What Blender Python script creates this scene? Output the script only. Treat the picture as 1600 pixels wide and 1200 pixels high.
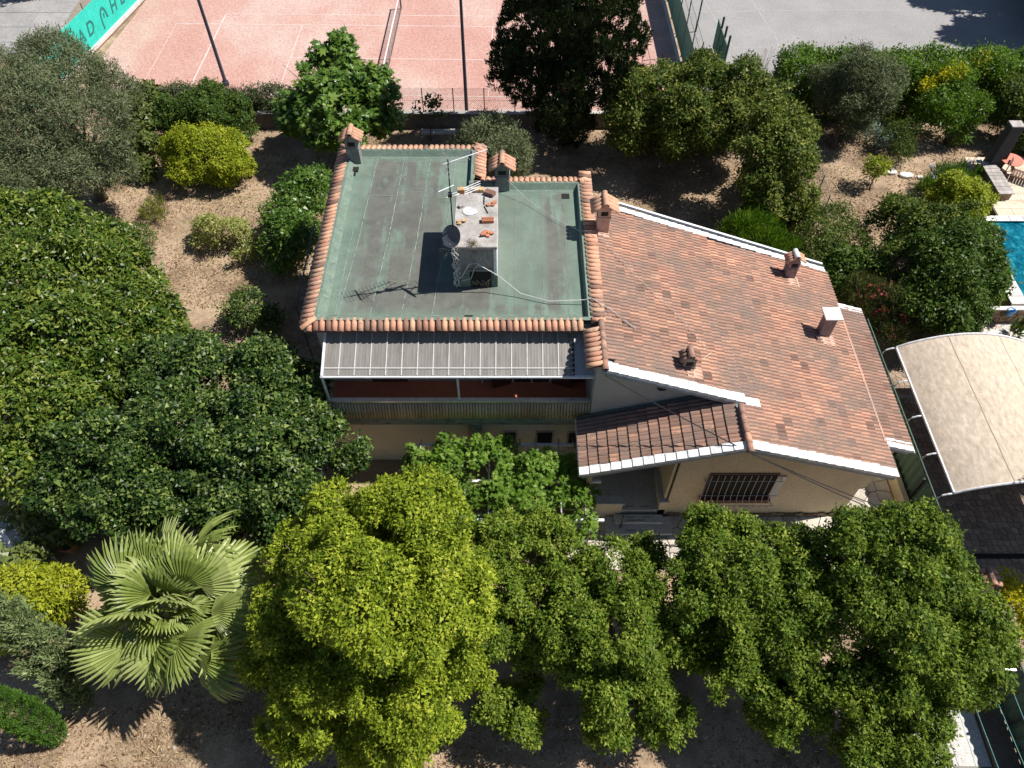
import bpy, bmesh, math, random
import numpy as np
from mathutils import Vector, Matrix, Euler
R = math.radians
for o in list(bpy.data.objects): bpy.data.objects.remove(o)
scene = bpy.context.scene
COL = scene.collection

# ---------------------------------------------------------------- camera
cd = bpy.data.cameras.new('camera'); cam = bpy.data.objects.new('camera', cd); COL.objects.link(cam)
cd.sensor_fit = 'HORIZONTAL'; cd.sensor_width = 36.0; cd.lens = 26.55
cd.clip_start = 0.1; cd.clip_end = 600
cam.location = (0, 0, 26.0); cam.rotation_euler = (R(37.0), 0, 0)
scene.camera = cam
# ---------------------------------------------------------------- sky, sun, exposure
SUN_EL, SUN_AZ = 54.5, 80.0          # azimuth from +Y towards +X
w = bpy.data.worlds.new('World'); scene.world = w; w.use_nodes = True
nt = w.node_tree; nt.nodes.clear()
sky = nt.nodes.new('ShaderNodeTexSky'); sky.sky_type = 'NISHITA'; sky.sun_disc = False
sky.sun_elevation = R(SUN_EL); sky.sun_rotation = R(SUN_AZ); sky.air_density = 0.8; sky.dust_density = 0.3
bg = nt.nodes.new('ShaderNodeBackground'); bg.inputs['Strength'].default_value = 0.066
wo = nt.nodes.new('ShaderNodeOutputWorld')
nt.links.new(sky.outputs[0], bg.inputs[0]); nt.links.new(bg.outputs[0], wo.inputs[0])
sl = bpy.data.lights.new('sun', 'SUN'); sl.energy = 5.0; sl.angle = R(0.5); sl.color = (1.0, 0.955, 0.89)
so = bpy.data.objects.new('sun', sl); COL.objects.link(so)
sd = Vector((math.sin(R(SUN_AZ))*math.cos(R(SUN_EL)), math.cos(R(SUN_AZ))*math.cos(R(SUN_EL)), math.sin(R(SUN_EL))))
so.rotation_euler = sd.to_track_quat('Z', 'Y').to_euler(); so.location = (30, 5, 40)
vs = scene.view_settings
scene.display_settings.display_device = 'sRGB'
vs.view_transform = 'Standard'; vs.look = 'None'; vs.exposure = 0.5; vs.gamma = 1.0; vs.use_curve_mapping = False
scene.cycles.max_bounces = 6; scene.cycles.diffuse_bounces = 3; scene.cycles.transmission_bounces = 4
scene.cycles.transparent_max_bounces = 6; scene.cycles.caustics_reflective = False; scene.cycles.caustics_refractive = False

# ---------------------------------------------------------------- materials
def new_mat(name):
    m = bpy.data.materials.new(name); m.use_nodes = True
    n = m.node_tree; n.nodes.clear()
    out = n.nodes.new('ShaderNodeOutputMaterial'); b = n.nodes.new('ShaderNodeBsdfPrincipled')
    n.links.new(b.outputs[0], out.inputs[0])
    return m, n, b, out
def c4(c): return (c[0], c[1], c[2], 1.0)
def coords(n, scale=(1, 1, 1), world=False):
    if world: s = n.nodes.new('ShaderNodeNewGeometry').outputs['Position']
    else: s = n.nodes.new('ShaderNodeTexCoord').outputs['Object']
    mp = n.nodes.new('ShaderNodeMapping'); mp.inputs['Scale'].default_value = scale
    n.links.new(s, mp.inputs[0]); return mp.outputs[0]
def noise(n, vec, scale, detail=4, rough=0.6, dist=0.0):
    t = n.nodes.new('ShaderNodeTexNoise'); t.inputs['Scale'].default_value = scale
    t.inputs['Detail'].default_value = detail; t.inputs['Roughness'].default_value = rough
    t.inputs['Distortion'].default_value = dist
    n.links.new(vec, t.inputs['Vector']); return t.outputs['Fac']
def ramp(n, fac, stops):
    r = n.nodes.new('ShaderNodeValToRGB'); e = r.color_ramp.elements
    while len(e) < len(stops): e.new(0.5)
    for k, (p, c) in enumerate(stops):
        e[k].position = p; e[k].color = c4(c) if len(c) == 3 else c
    n.links.new(fac, r.inputs[0]); return r.outputs[0]
def mixc(n, fac, a, b, mode='MIX'):
    m = n.nodes.new('ShaderNodeMix'); m.data_type = 'RGBA'; m.blend_type = mode
    for sock, v in ((m.inputs[0], fac), (m.inputs[6], a), (m.inputs[7], b)):
        if hasattr(v, 'links'): n.links.new(v, sock)
        elif isinstance(v, tuple): sock.default_value = c4(v)
        else: sock.default_value = v
    return m.outputs[2]
def bump(n, b, h, strength, dist=0.02):
    k = n.nodes.new('ShaderNodeBump'); k.inputs['Strength'].default_value = strength; k.inputs['Distance'].default_value = dist
    n.links.new(h, k.inputs['Height']); n.links.new(k.outputs[0], b.inputs['Normal'])
def M(name, stops, scale=3.0, rough=0.8, bmp=0.2, fine=None, stretch=(1, 1, 1), world=True, metal=0.0, spec=0.4, bdist=0.01, tint=0.0, detail=6):
    """noise-mottled surface: large patches through `stops`, fine grain, relief; tint: per-piece attribute"""
    m, n, b, out = new_mat(name)
    v = coords(n, stretch, world)
    f = noise(n, v, scale, detail, 0.65)
    col = ramp(n, f, stops)
    if fine:
        g = noise(n, v, fine, 3, 0.7)
        col = mixc(n, 0.55, col, ramp(n, g, [(0.25, (0.45,)*3), (0.5, (0.95,)*3), (0.75, (1.5,)*3)]), 'MULTIPLY')
    if tint:
        a = n.nodes.new('ShaderNodeAttribute'); a.attribute_name = 'tint'
        col = mixc(n, 1.0, col, ramp(n, a.outputs['Fac'], [(0.0, (1-tint,)*3), (1.0, (1+tint,)*3)]), 'MULTIPLY')
    n.links.new(col, b.inputs['Base Color'])
    b.inputs['Roughness'].default_value = rough; b.inputs['Metallic'].default_value = metal
    b.inputs['Specular IOR Level'].default_value = spec
    if bmp: bump(n, b, noise(n, v, (fine or scale*8), 4, 0.7), bmp, bdist)
    return m
def leaf_mat(name, c0, c1, c2, gloss=0.5, trans=0.28, spec=0.14):
    m, n, b, out = new_mat(name)
    a = n.nodes.new('ShaderNodeAttribute'); a.attribute_name = 'tint'
    col = ramp(n, a.outputs['Fac'], [(0.0, c0), (0.5, c1), (1.0, c2)])
    n.links.new(col, b.inputs['Base Color']); b.inputs['Roughness'].default_value = gloss
    b.inputs['Specular IOR Level'].default_value = spec
    t = n.nodes.new('ShaderNodeBsdfTranslucent')
    n.links.new(mixc(n, 1.0, col, (1.25, 1.3, 0.55), 'MULTIPLY'), t.inputs[0])
    mx = n.nodes.new('ShaderNodeMixShader'); mx.inputs[0].default_value = trans
    n.links.new(b.outputs[0], mx.inputs[1]); n.links.new(t.outputs[0], mx.inputs[2]); n.links.new(mx.outputs[0], out.inputs[0])
    return m
def plain(name, c, rough=0.6, metal=0.0, var=0.15, scale=6.0, spec=0.4):
    lo = tuple(max(0, x*(1-var)) for x in c); hi = tuple(min(1, x*(1+var)) for x in c)
    return M(name, [(0.3, lo), (0.7, hi)], scale, rough, 0.05, None, metal=metal, spec=spec)

# ---------------------------------------------------------------- mesh helpers
class MB:
    def __init__(s): s.v, s.f, s.t = [], [], []
    def add(s, vs, fs, tint=0.5):
        k = len(s.v); s.v += [tuple(p) for p in vs]; s.f += [tuple(i+k for i in f) for f in fs]; s.t += [tint]*len(fs)
        return s
    def box(s, x0, x1, y0, y1, z0, z1, tint=0.5):
        return s.add([(x0,y0,z0),(x1,y0,z0),(x1,y1,z0),(x0,y1,z0),(x0,y0,z1),(x1,y0,z1),(x1,y1,z1),(x0,y1,z1)],
              [(0,3,2,1),(4,5,6,7),(0,1,5,4),(1,2,6,5),(2,3,7,6),(3,0,4,7)], tint)
    def obox(s, c, ax, h, tint=0.5):
        c = Vector(c); a = [Vector(x).normalized()*k for x, k in zip(ax, h)]
        vs = [c+a[0]*i+a[1]*j+a[2]*k for k in (-1,1) for i, j in ((-1,-1),(1,-1),(1,1),(-1,1))]
        return s.add(vs, [(0,3,2,1),(4,5,6,7),(0,1,5,4),(1,2,6,5),(2,3,7,6),(3,0,4,7)], tint)
    def prism(s, poly, z0, z1, tint=0.5, inset=0.0, top_z=None):
        n = len(poly)
        zt = top_z or [z1]*n
        vs = [(x,y,z0) for x,y in poly]+[(x,y,z) for (x,y),z in zip(poly, zt)]
        fs = [tuple(range(n-1,-1,-1)), tuple(range(n,2*n))]+[(i,(i+1)%n,n+(i+1)%n,n+i) for i in range(n)]
        return s.add(vs, fs, tint)
    def tube(s, pts, r, n=6, tint=0.5, caps=True):
        pts = [Vector(p) for p in pts]; rs = r if isinstance(r, (list, tuple)) else [r]*len(pts)
        k0 = len(s.v); up = Vector((0,0,1))
        for i, p in enumerate(pts):
            d = (pts[min(i+1,len(pts)-1)]-pts[max(i-1,0)]).normalized()
            a = d.cross(up)
            if a.length < 0.05: a = d.cross(Vector((1,0,0)))
            a.normalize(); b = d.cross(a)
            for j in range(n):
                t = 2*math.pi*j/n; s.v.append(tuple(p+a*math.cos(t)*rs[i]+b*math.sin(t)*rs[i]))
        for i in range(len(pts)-1):
            for j in range(n):
                A = k0+i*n+j; B = k0+i*n+(j+1)%n
                s.f.append((A, A+n, B+n, B)); s.t.append(tint)
        if caps:
            s.f.append(tuple(k0+j for j in range(n))); s.f.append(tuple(k0+(len(pts)-1)*n+j for j in reversed(range(n)))); s.t += [tint]*2
        return s
    def build(s, name, mat, parent=None, loc=None, smooth=False, bevel=0.0, kind=None):
        me = bpy.data.meshes.new(name); me.from_pydata(s.v, [], s.f)
        at = me.attributes.new('tint', 'FLOAT', 'FACE'); at.data.foreach_set('value', np.array(s.t, dtype=np.float32))
        if bevel:
            bm = bmesh.new(); bm.from_mesh(me)
            bmesh.ops.bevel(bm, geom=[e for e in bm.edges if e.is_manifold and e.calc_face_angle(0) > 0.6], offset=bevel, segments=1, affect='EDGES')
            bm.to_mesh(me); bm.free()
        if smooth: me.polygons.foreach_set('use_smooth', [True]*len(me.polygons))
        me.materials.append(mat)
        return link(name, me, parent, loc, kind)
def link(name, me, parent=None, loc=None, kind=None):
    o = bpy.data.objects.new(name, me); COL.objects.link(o)
    if parent is not None: o.parent = parent
    if loc is not None: o.location = loc
    if kind: o['kind'] = kind
    return o
def tag(o, label, cat, group=None):
    o['label'] = label; o['category'] = cat
    if group: o['group'] = group
    return o
def thing(name, label, cat, loc=(0,0,0), rz=0.0, group=None):
    o = bpy.data.objects.new(name, None); COL.objects.link(o); o.location = loc; o.rotation_euler = (0,0,rz)
    o.empty_display_size = 0.3
    return tag(o, label, cat, group)
def structure(o): o['kind'] = 'structure'; return o
rnd = random.Random(7)

# ---------------------------------------------------------------- foliage
def unit(a): return a/np.maximum(np.linalg.norm(a, axis=1, keepdims=True), 1e-6)
def leaf_mesh(name, P, N, D, L, W, tint, mat, curl=0.25, lobed=False, tri=False):
    """P base points, N leaf normals, D leaf directions, L lengths, W widths: one folded blade per leaf"""
    n = len(P); N = unit(N); D = unit(D - N*np.sum(D*N, axis=1, keepdims=True)); S = np.cross(N, D)
    L = L[:, None]; W = W[:, None]
    if lobed:   # five-pointed blade: fan of points
        ang = np.array([-2.2, -1.45, -0.95, -0.55, -0.28, 0.0, 0.28, 0.55, 0.95, 1.45, 2.2]); rad = np.array([0.35, 0.55, 0.35, 0.8, 0.5, 1.0, 0.5, 0.8, 0.35, 0.55, 0.35])
        K = len(ang)+1; V = np.zeros((n, K, 3)); V[:, 0] = P
        for k in range(len(ang)):
            V[:, k+1] = P + D*L*math.cos(ang[k])*rad[k] + S*L*math.sin(ang[k])*rad[k]*1.05 - N*L*0.12*abs(math.sin(ang[k]))*curl*4
        f = np.concatenate([np.array([[0, k+1, k+2] for k in range(len(ang)-1)])[None]+np.arange(n)[:, None, None]*K], 1).reshape(-1)
        per = 3; nf = n*(len(ang)-1); rep = K
    elif tri:   # small leaf: one pointed face
        V = np.zeros((n, 3, 3)); b = P + D*L*0.2
        V[:, 0] = b + S*W*0.5; V[:, 1] = b - S*W*0.5; V[:, 2] = P + D*L - N*L*curl*0.4
        f = np.arange(n*3); per = 3; nf = n; rep = 3
    else:
        V = np.zeros((n, 4, 3))
        V[:, 0] = P
        mid = P + D*L*0.48
        V[:, 1] = mid + S*W*0.5 + N*W*curl*0.5; V[:, 3] = mid - S*W*0.5 + N*W*curl*0.5
        V[:, 2] = P + D*L - N*L*curl*0.4
        f = np.arange(n*4); per = 4; nf = n; rep = 4
    me = bpy.data.meshes.new(name)
    V = V.reshape(-1, 3).astype(np.float32)
    me.vertices.add(len(V)); me.vertices.foreach_set('co', V.ravel())
    me.loops.add(nf*per); me.loops.foreach_set('vertex_index', f.astype(np.int32))
    me.polygons.add(nf); me.polygons.foreach_set('loop_start', np.arange(0, nf*per, per, dtype=np.int32))
    at = me.attributes.new('tint', 'FLOAT', 'POINT'); at.data.foreach_set('value', np.repeat(tint, rep).astype(np.float32))
    me.update(calc_edges=True); me.materials.append(mat)
    return me
LEAVES = [0]
def crown_mesh(name, lobes, mat, seed, dens=300, L=0.13, asp=0.5, tuft=0.22, per=22, sub=7, subr=(0.42, 0.6), up=0.45, droop=0.1, curl=0.25,
               rand=0.6, outd=0.5, tvar=0.16, tmid=0.5, lobed=False, inner=0.15, base=(0, 0, 0), spray=False, floor=0.12, holes=0.0, tri=True, core=0.72, under=0.35, shrink=1.0):
    g = np.random.default_rng(seed)
    subs = []
    for (x, y, z, r) in lobes:
        r = r*shrink; subs.append((x, y, z, r*core))
        for k in range(sub):
            d = g.normal(size=3); d[2] = d[2]*0.8+0.25; d /= np.linalg.norm(d)
            q = g.uniform(*subr)*r
            c = np.array((x, y, z))+d*(r-q*0.75)
            subs.append((*c, q))
    S = np.array(subs); area = 4*np.pi*S[:, 3]**2
    nt = max(8, int(dens*area.sum()/per))
    idx = g.choice(len(S), nt, p=area/area.sum())
    d = unit(g.normal(size=(nt, 3)))
    rad = S[idx, 3]*(1-np.abs(g.normal(size=nt))*0.08)
    inn = g.random(nt) < inner; rad = np.where(inn, rad*g.uniform(0.45, 0.85, nt), rad)
    C = S[idx, :3]+d*rad[:, None]
    dist = np.linalg.norm(C[:, None, :]-S[None, :, :3], axis=2)/S[None, :, 3]
    dist[np.arange(nt), idx] = 9
    keep = (dist.min(axis=1) > 0.74) | (inn & (dist.min(axis=1) > 0.5))
    keep &= C[:, 2] > floor
    keep &= (d[:, 2] > -0.25) | (g.random(nt) < under)   # sparse undersides
    if holes:   # gaps: drop tufts where a smooth random field is low
        ph = g.uniform(0, 6.28, 6); kk = g.normal(size=(6, 3))*1.9
        fld = sum(np.sin(C@kk[i]+ph[i]) for i in range(6)); keep &= fld > np.quantile(fld, holes)
    C, d, idx = C[keep], d[keep], idx[keep]; nt = len(C)
    tt = np.clip(g.normal(tmid, tvar, nt), 0, 1)
    # leaves of each tuft
    n = nt*per; ti = np.repeat(np.arange(nt), per)
    lo = S[idx, :3]
    od = unit(C-lo)[ti]
    off = g.normal(size=(n, 3))*tuft*0.55
    P = C[ti]+off
    U = np.array([0, 0, 1.0])
    N = od*outd+U*up+g.normal(size=(n, 3))*rand
    if spray: D = od*0.6+U*0.9+g.normal(size=(n, 3))*0.35; N = np.cross(D, g.normal(size=(n, 3)))
    else: D = unit(off+1e-4)*0.8+od*0.4-U*droop+g.normal(size=(n, 3))*0.5
    Ls = L*np.exp(g.normal(0, 0.22, n)); Ws = Ls*asp
    tint = np.clip(tt[ti]+g.normal(0, tvar*0.7, n), 0, 1)
    LEAVES[0] += n*(9 if lobed else 1 if tri else 2)
    return leaf_mesh(name, P-np.array(base), N, D, Ls, Ws, tint, mat, curl, lobed, tri)
def trunk_mb(base, lobes, r, seed, limbs=6, wob=0.12):
    g = random.Random(seed); mb = MB(); b = Vector(base)
    zs = [l[2] for l in lobes]; cx = sum(l[0] for l in lobes)/len(lobes); cy = sum(l[1] for l in lobes)/len(lobes)
    top = Vector((cx, cy, sum(zs)/len(zs)))
    fork = b+(top-b)*0.45
    def path(a, c, n=5):
        out = []
        for i in range(n):
            t = i/(n-1); p = a.lerp(c, t)
            if 0 < i < n-1: p = p+Vector((g.uniform(-1,1), g.uniform(-1,1), 0))*wob*(c-a).length*0.4
            out.append(p-b)
        return out
    mb.tube(path(b, fork), [r*1.25, r, r*0.9, r*0.82, r*0.75], 8)
    for l in sorted(lobes, key=lambda l: -l[3])[:limbs]:
        t = Vector((l[0], l[1], l[2]+l[3]*0.3))
        mb.tube(path(b.lerp(fork, g.uniform(0.75, 1.0)), t), [r*0.6, r*0.48, r*0.36, r*0.25, r*0.1], 6)
        for k in range(2):
            q = t+Vector((g.uniform(-1,1), g.uniform(-1,1), g.uniform(0,1)))*l[3]*0.7
            mb.tube(path(fork.lerp(t, 0.6), q, 4), [r*0.26, r*0.2, r*0.14, r*0.05], 5)
    return mb
def plant(name, label, cat, base, lobes, mat, seed, group=None, tr=0.1, bark=None, limbs=6, part='crown', **kw):
    t = thing(name, label, cat, base, 0, group)
    me = crown_mesh(part, lobes, mat, seed, base=base, **kw)
    link(part, me, t)
    if tr: trunk_mb(base, lobes, tr, seed, limbs).build('trunk', bark or MT['bark'], t, smooth=True)
    return t
MT = {}
# ---------------------------------------------------------------- material library
MT['bark'] = M('bark', [(0.3, (0.07,0.05,0.035)), (0.7, (0.16,0.12,0.085))], 6, 0.9, 0.6, 30, (1,1,0.25))
MT['soil'] = M('soil', [(0.28, (0.12,0.08,0.05)), (0.44, (0.27,0.19,0.125)), (0.56, (0.42,0.305,0.205)), (0.75, (0.28,0.21,0.12))], 0.45, 0.95, 1.0, 11, bdist=0.03, detail=9)
MT['court'] = M('court', [(0.28, (0.42,0.195,0.16)), (0.48, (0.48,0.285,0.24)), (0.66, (0.55,0.43,0.37))], 0.11, 0.9, 0.25, 7, (1.0, 0.6, 1), detail=9)
MT['asphalt'] = M('concrete_yard', [(0.3, (0.25,0.24,0.238)), (0.7, (0.33,0.318,0.315))], 0.3, 0.9, 0.2, 10, detail=9)
MT['line'] = plain('court_line_paint', (0.60,0.50,0.46), 0.8, var=0.2, scale=1.2)

MT['stone'] = M('paving_stone', [(0.3, (0.42,0.37,0.31)), (0.7, (0.60,0.55,0.48))], 1.6, 0.8, 0.3, 18, tint=0.22)
MT['mortar'] = M('mortar', [(0.3, (0.20,0.17,0.14)), (0.7, (0.30,0.26,0.21))], 2, 0.95, 0.4, 25)
MT['sett'] = M('sett_stone', [(0.3, (0.25,0.175,0.125)), (0.7, (0.37,0.275,0.205))], 1.5, 0.85, 0.3, 25, tint=0.3)
MT['slab'] = M('grey_slab', [(0.3, (0.42,0.405,0.38)), (0.7, (0.58,0.56,0.53))], 0.8, 0.85, 0.3, 12)
MT['paver'] = M('grey_paver', [(0.3, (0.24,0.235,0.23)), (0.7, (0.35,0.34,0.33))], 0.5, 0.85, 0.3, 9, tint=0.15)
MT['earth'] = M('earth', [(0.3, (0.11,0.08,0.06)), (0.7, (0.22,0.165,0.12))], 1.2, 0.95, 0.8, 16, bdist=0.03)
MT['deck'] = M('travertine', [(0.35, (0.56,0.44,0.32)), (0.65, (0.68,0.58,0.45))], 0.9, 0.7, 0.15, 8, (1, 2.5, 1))
MT['coping'] = M('pale_coping', [(0.3, (0.56,0.53,0.50)), (0.7, (0.72,0.70,0.67))], 2, 0.7, 0.2, 15)
MT['ruststone'] = M('rubble_stone', [(0.3, (0.17,0.11,0.07)), (0.7, (0.36,0.26,0.17))], 3, 0.9, 0.6, 15, tint=0.3)
MT['gravelwhite'] = M('white_gravel', [(0.3, (0.5,0.47,0.44)), (0.7, (0.74,0.71,0.68))], 1.6, 0.95, 0.8, 20, bdist=0.03)
MT['wall'] = M('cream_render', [(0.25, (0.52,0.42,0.27)), (0.5, (0.62,0.52,0.355)), (0.75, (0.68,0.58,0.42))], 0.7, 0.9, 0.2, 30, (1,1,0.6))
MT['wallpale'] = M('pale_render', [(0.25, (0.44,0.40,0.33)), (0.75, (0.56,0.52,0.45))], 0.8, 0.9, 0.2, 30)
MT['wallpale2'] = M('old_cream_render', [(0.25, (0.58,0.53,0.39)), (0.75, (0.70,0.65,0.50))], 0.8, 0.9, 0.2, 30)
MT['mould'] = M('mouldy_concrete', [(0.30, (0.07,0.075,0.065)), (0.45, (0.22,0.24,0.20)), (0.65, (0.36,0.37,0.30)), (0.8, (0.45,0.42,0.33))], 2.4, 0.9, 0.3, 14, (1,1,2.5))
MT['terracotta_floor'] = M('terracotta_floor', [(0.3, (0.40,0.13,0.075)), (0.7, (0.50,0.18,0.10))], 2, 0.6, 0.1, 12)
MT['bar'] = plain('dull_white_bar', (0.52,0.51,0.49), 0.5, var=0.15, scale=4)
MT['white'] = M('white_paint', [(0.3, (0.66,0.67,0.68)), (0.7, (0.80,0.80,0.80))], 2.5, 0.5, 0.05, 12)
MT['whitetile'] = M('whitewashed_tile', [(0.25, (0.55,0.55,0.54)), (0.6, (0.82,0.82,0.81))], 3.0, 0.7, 0.2, 14, tint=0.1)
MT['fascia'] = plain('grey_fascia', (0.30,0.34,0.36), 0.6, var=0.2, scale=3)
MT['grey'] = plain('grey_metal', (0.42,0.43,0.44), 0.45, 0.3)
MT['dark'] = plain('dark_metal', (0.03,0.033,0.038), 0.5, 0.2)
MT['navy'] = plain('dark_blue_grey_paint', (0.05,0.06,0.085), 0.5, 0.1)
MT['void'] = plain('dark_interior', (0.015,0.013,0.012), 0.9)
MT['glass'] = plain('dark_window_glass', (0.02,0.022,0.025), 0.08, 0.0, spec=0.8)
MT['brownwood'] = M('brown_shutter_paint', [(0.3,(0.10,0.035,0.025)),(0.7,(0.17,0.065,0.045))], 4, 0.6, 0.1, 20)
MT['greywood'] = M('weathered_wood', [(0.3,(0.28,0.25,0.23)),(0.7,(0.50,0.46,0.43))], 5, 0.85, 0.4, 40, (1,0.15,1), tint=0.15)
MT['darkwood'] = M('dark_wood', [(0.3,(0.09,0.05,0.035)),(0.7,(0.19,0.11,0.075))], 5, 0.7, 0.3, 40)
MT['concrete'] = M('pebbled_concrete', [(0.3,(0.24,0.22,0.205)),(0.5,(0.36,0.335,0.31)),(0.7,(0.47,0.45,0.43))], 2.2, 0.95, 0.6, 24, bdist=0.015)
MT['greyrender'] = M('stained_render', [(0.3,(0.12,0.125,0.115)),(0.7,(0.30,0.30,0.28))], 1.6, 0.9, 0.3, 14, (1,1,0.4))
MT['greenpaint'] = M('green_render', [(0.3,(0.115,0.162,0.127)),(0.7,(0.18,0.24,0.192))], 2.5, 0.85, 0.2, 20)
MT['mortarpink'] = plain('pink_mortar', (0.50,0.33,0.26), 0.9, var=0.2, scale=5)
MT['fabric'] = M('cream_canopy_fabric', [(0.25,(0.52,0.425,0.325)),(0.75,(0.60,0.50,0.395))], 0.35, 0.85, 0.06, 6, (1.2,0.5,1))
MT['fencegreen'] = M('green_fence_sheet', [(0.3,(0.045,0.09,0.065)),(0.7,(0.07,0.125,0.095))], 1.2, 0.7, 0.1, 10)
MT['teal'] = M('teal_windscreen', [(0.3,(0.055,0.19,0.15)),(0.7,(0.08,0.235,0.19))], 1.0, 0.8, 0.1, 10)
MT['turq'] = M('turquoise_windscreen', [(0.3,(0.02,0.50,0.40)),(0.7,(0.035,0.58,0.48))], 1.0, 0.8, 0.1, 10)
MT['tealtext'] = plain('dark_teal_print', (0.02,0.17,0.15), 0.8)
MT['blue'] = plain('blue_plastic', (0.06,0.28,0.62), 0.35)
MT['coral'] = plain('coral_paint', (0.66,0.22,0.16), 0.45)
MT['orange'] = plain('orange_plastic', (0.62,0.30,0.12), 0.5)
MT['cable_white'] = plain('white_cable', (0.62,0.62,0.60), 0.6)
MT['cable_black'] = plain('black_cable', (0.02,0.02,0.022), 0.6)
MT['cyanline'] = plain('cyan_line', (0.25,0.60,0.58), 0.5)
MT['dish'] = plain('grey_dish', (0.075,0.085,0.105), 0.5)
MT['net'] = plain('net_cord', (0.12,0.11,0.11), 0.8)
MT['twig'] = plain('dry_twig', (0.27,0.21,0.14), 0.9, var=0.4)
MT['alu'] = plain('aluminium', (0.62,0.62,0.63), 0.35, 0.6)
MT['plastic_white'] = plain('white_plastic', (0.74,0.74,0.75), 0.4)

def tile_mat(name, weather):
    """terracotta: fired colour per piece from `tint`, darker lichen crust over the world position"""
    m, n, b, out = new_mat(name)
    a = n.nodes.new('ShaderNodeAttribute'); a.attribute_name = 'tint'
    v = coords(n, (1,1,1), True)
    col = ramp(n, a.outputs['Fac'], [(0.0, (0.13,0.08,0.062)), (0.2, (0.27,0.145,0.105)), (0.45, (0.52,0.265,0.18)), (0.7, (0.64,0.335,0.215)), (0.9, (0.68,0.385,0.24)), (1.0, (0.58,0.38,0.25))])
    f = noise(n, coords(n, (0.4,1.6,1), True), 9, 6, 0.75); big = noise(n, v, 0.7, 5, 0.6)
    mul = n.nodes.new('ShaderNodeMath'); mul.operation = 'MULTIPLY'; n.links.new(f, mul.inputs[0]); n.links.new(big, mul.inputs[1])
    msk = ramp(n, mul.outputs[0], [(0.24-0.08*weather, (0,0,0)), (0.42-0.08*weather, (1,1,1))])
    col = mixc(n, msk, col, mixc(n, noise(n, v, 30, 2), (0.12,0.085,0.07), (0.34,0.25,0.20)))
    g = noise(n, v, 45, 3, 0.8)
    col = mixc(n, 0.6, col, ramp(n, g, [(0.3,(0.5,)*3),(0.55,(1.0,)*3),(0.72,(1.6,1.55,1.5))]), 'MULTIPLY')
    n.links.new(col, b.inputs['Base Color']); b.inputs['Roughness'].default_value = 0.85; b.inputs['Specular IOR Level'].default_value = 0.3
    bump(n, b, g, 0.35, 0.01)
    return m
MT['tile'] = tile_mat('roof_tile_clay', 1.0)
MT['tileclean'] = tile_mat('eave_tile_clay', 0.35)
MT['tileold'] = tile_mat('old_roof_tile_clay', 0.9)

def roof_mat():
    """green bitumen: painted, worn to grey-brown in patches and in runs along each sheet"""
    m, n, b, out = new_mat('green_bitumen')
    v = coords(n, (1,1,1), True)
    green = ramp(n, noise(n, v, 1.1, 6), [(0.3,(0.10,0.155,0.118)),(0.7,(0.17,0.235,0.185))])
    grey = ramp(n, noise(n, v, 1.7, 6), [(0.3,(0.085,0.087,0.075)),(0.7,(0.135,0.14,0.12))])
    big = noise(n, coords(n, (0.55,0.4,1), True), 0.55, 6, 0.6, 0.4)
    run = noise(n, coords(n, (2.2,0.16,1), True), 1.0, 4, 0.55)
    fine = noise(n, coords(n, (1,0.5,1), True), 5, 5, 0.7)
    ad = n.nodes.new('ShaderNodeMath'); ad.operation = 'MULTIPLY_ADD'; n.links.new(run, ad.inputs[0]); ad.inputs[1].default_value = 0.75; n.links.new(big, ad.inputs[2])
    a2 = n.nodes.new('ShaderNodeMath'); a2.operation = 'MULTIPLY_ADD'; n.links.new(fine, a2.inputs[0]); a2.inputs[1].default_value = 0.3; n.links.new(ad.outputs[0], a2.inputs[2])
    msk = ramp(n, a2.outputs[0], [(0.88, (0.03,)*3), (1.12, (1,1,1))])
    # worn area: the low middle of the roof where water stands (distance from the middle of the roof plan)
    gp = n.nodes.new('ShaderNodeNewGeometry'); sx = n.nodes.new('ShaderNodeSeparateXYZ'); n.links.new(gp.outputs['Position'], sx.inputs[0])
    a = n.nodes.new('ShaderNodeAttribute'); a.attribute_name = 'wear'
    ml = n.nodes.new('ShaderNodeMath'); ml.operation = 'MULTIPLY'; n.links.new(msk, ml.inputs[0]); n.links.new(a.outputs['Fac'], ml.inputs[1])
    col = mixc(n, ml.outputs[0], green, grey)
    g = noise(n, v, 26, 4, 0.8)
    col = mixc(n, 0.7, col, ramp(n, g, [(0.25,(0.6,)*3),(0.5,(1.0,)*3),(0.8,(1.5,1.5,1.45))]), 'MULTIPLY')
    n.links.new(col, b.inputs['Base Color']); b.inputs['Roughness'].default_value = 0.85
    bump(n, b, g, 0.25, 0.01)
    return m
MT['roof'] = roof_mat()
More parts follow.
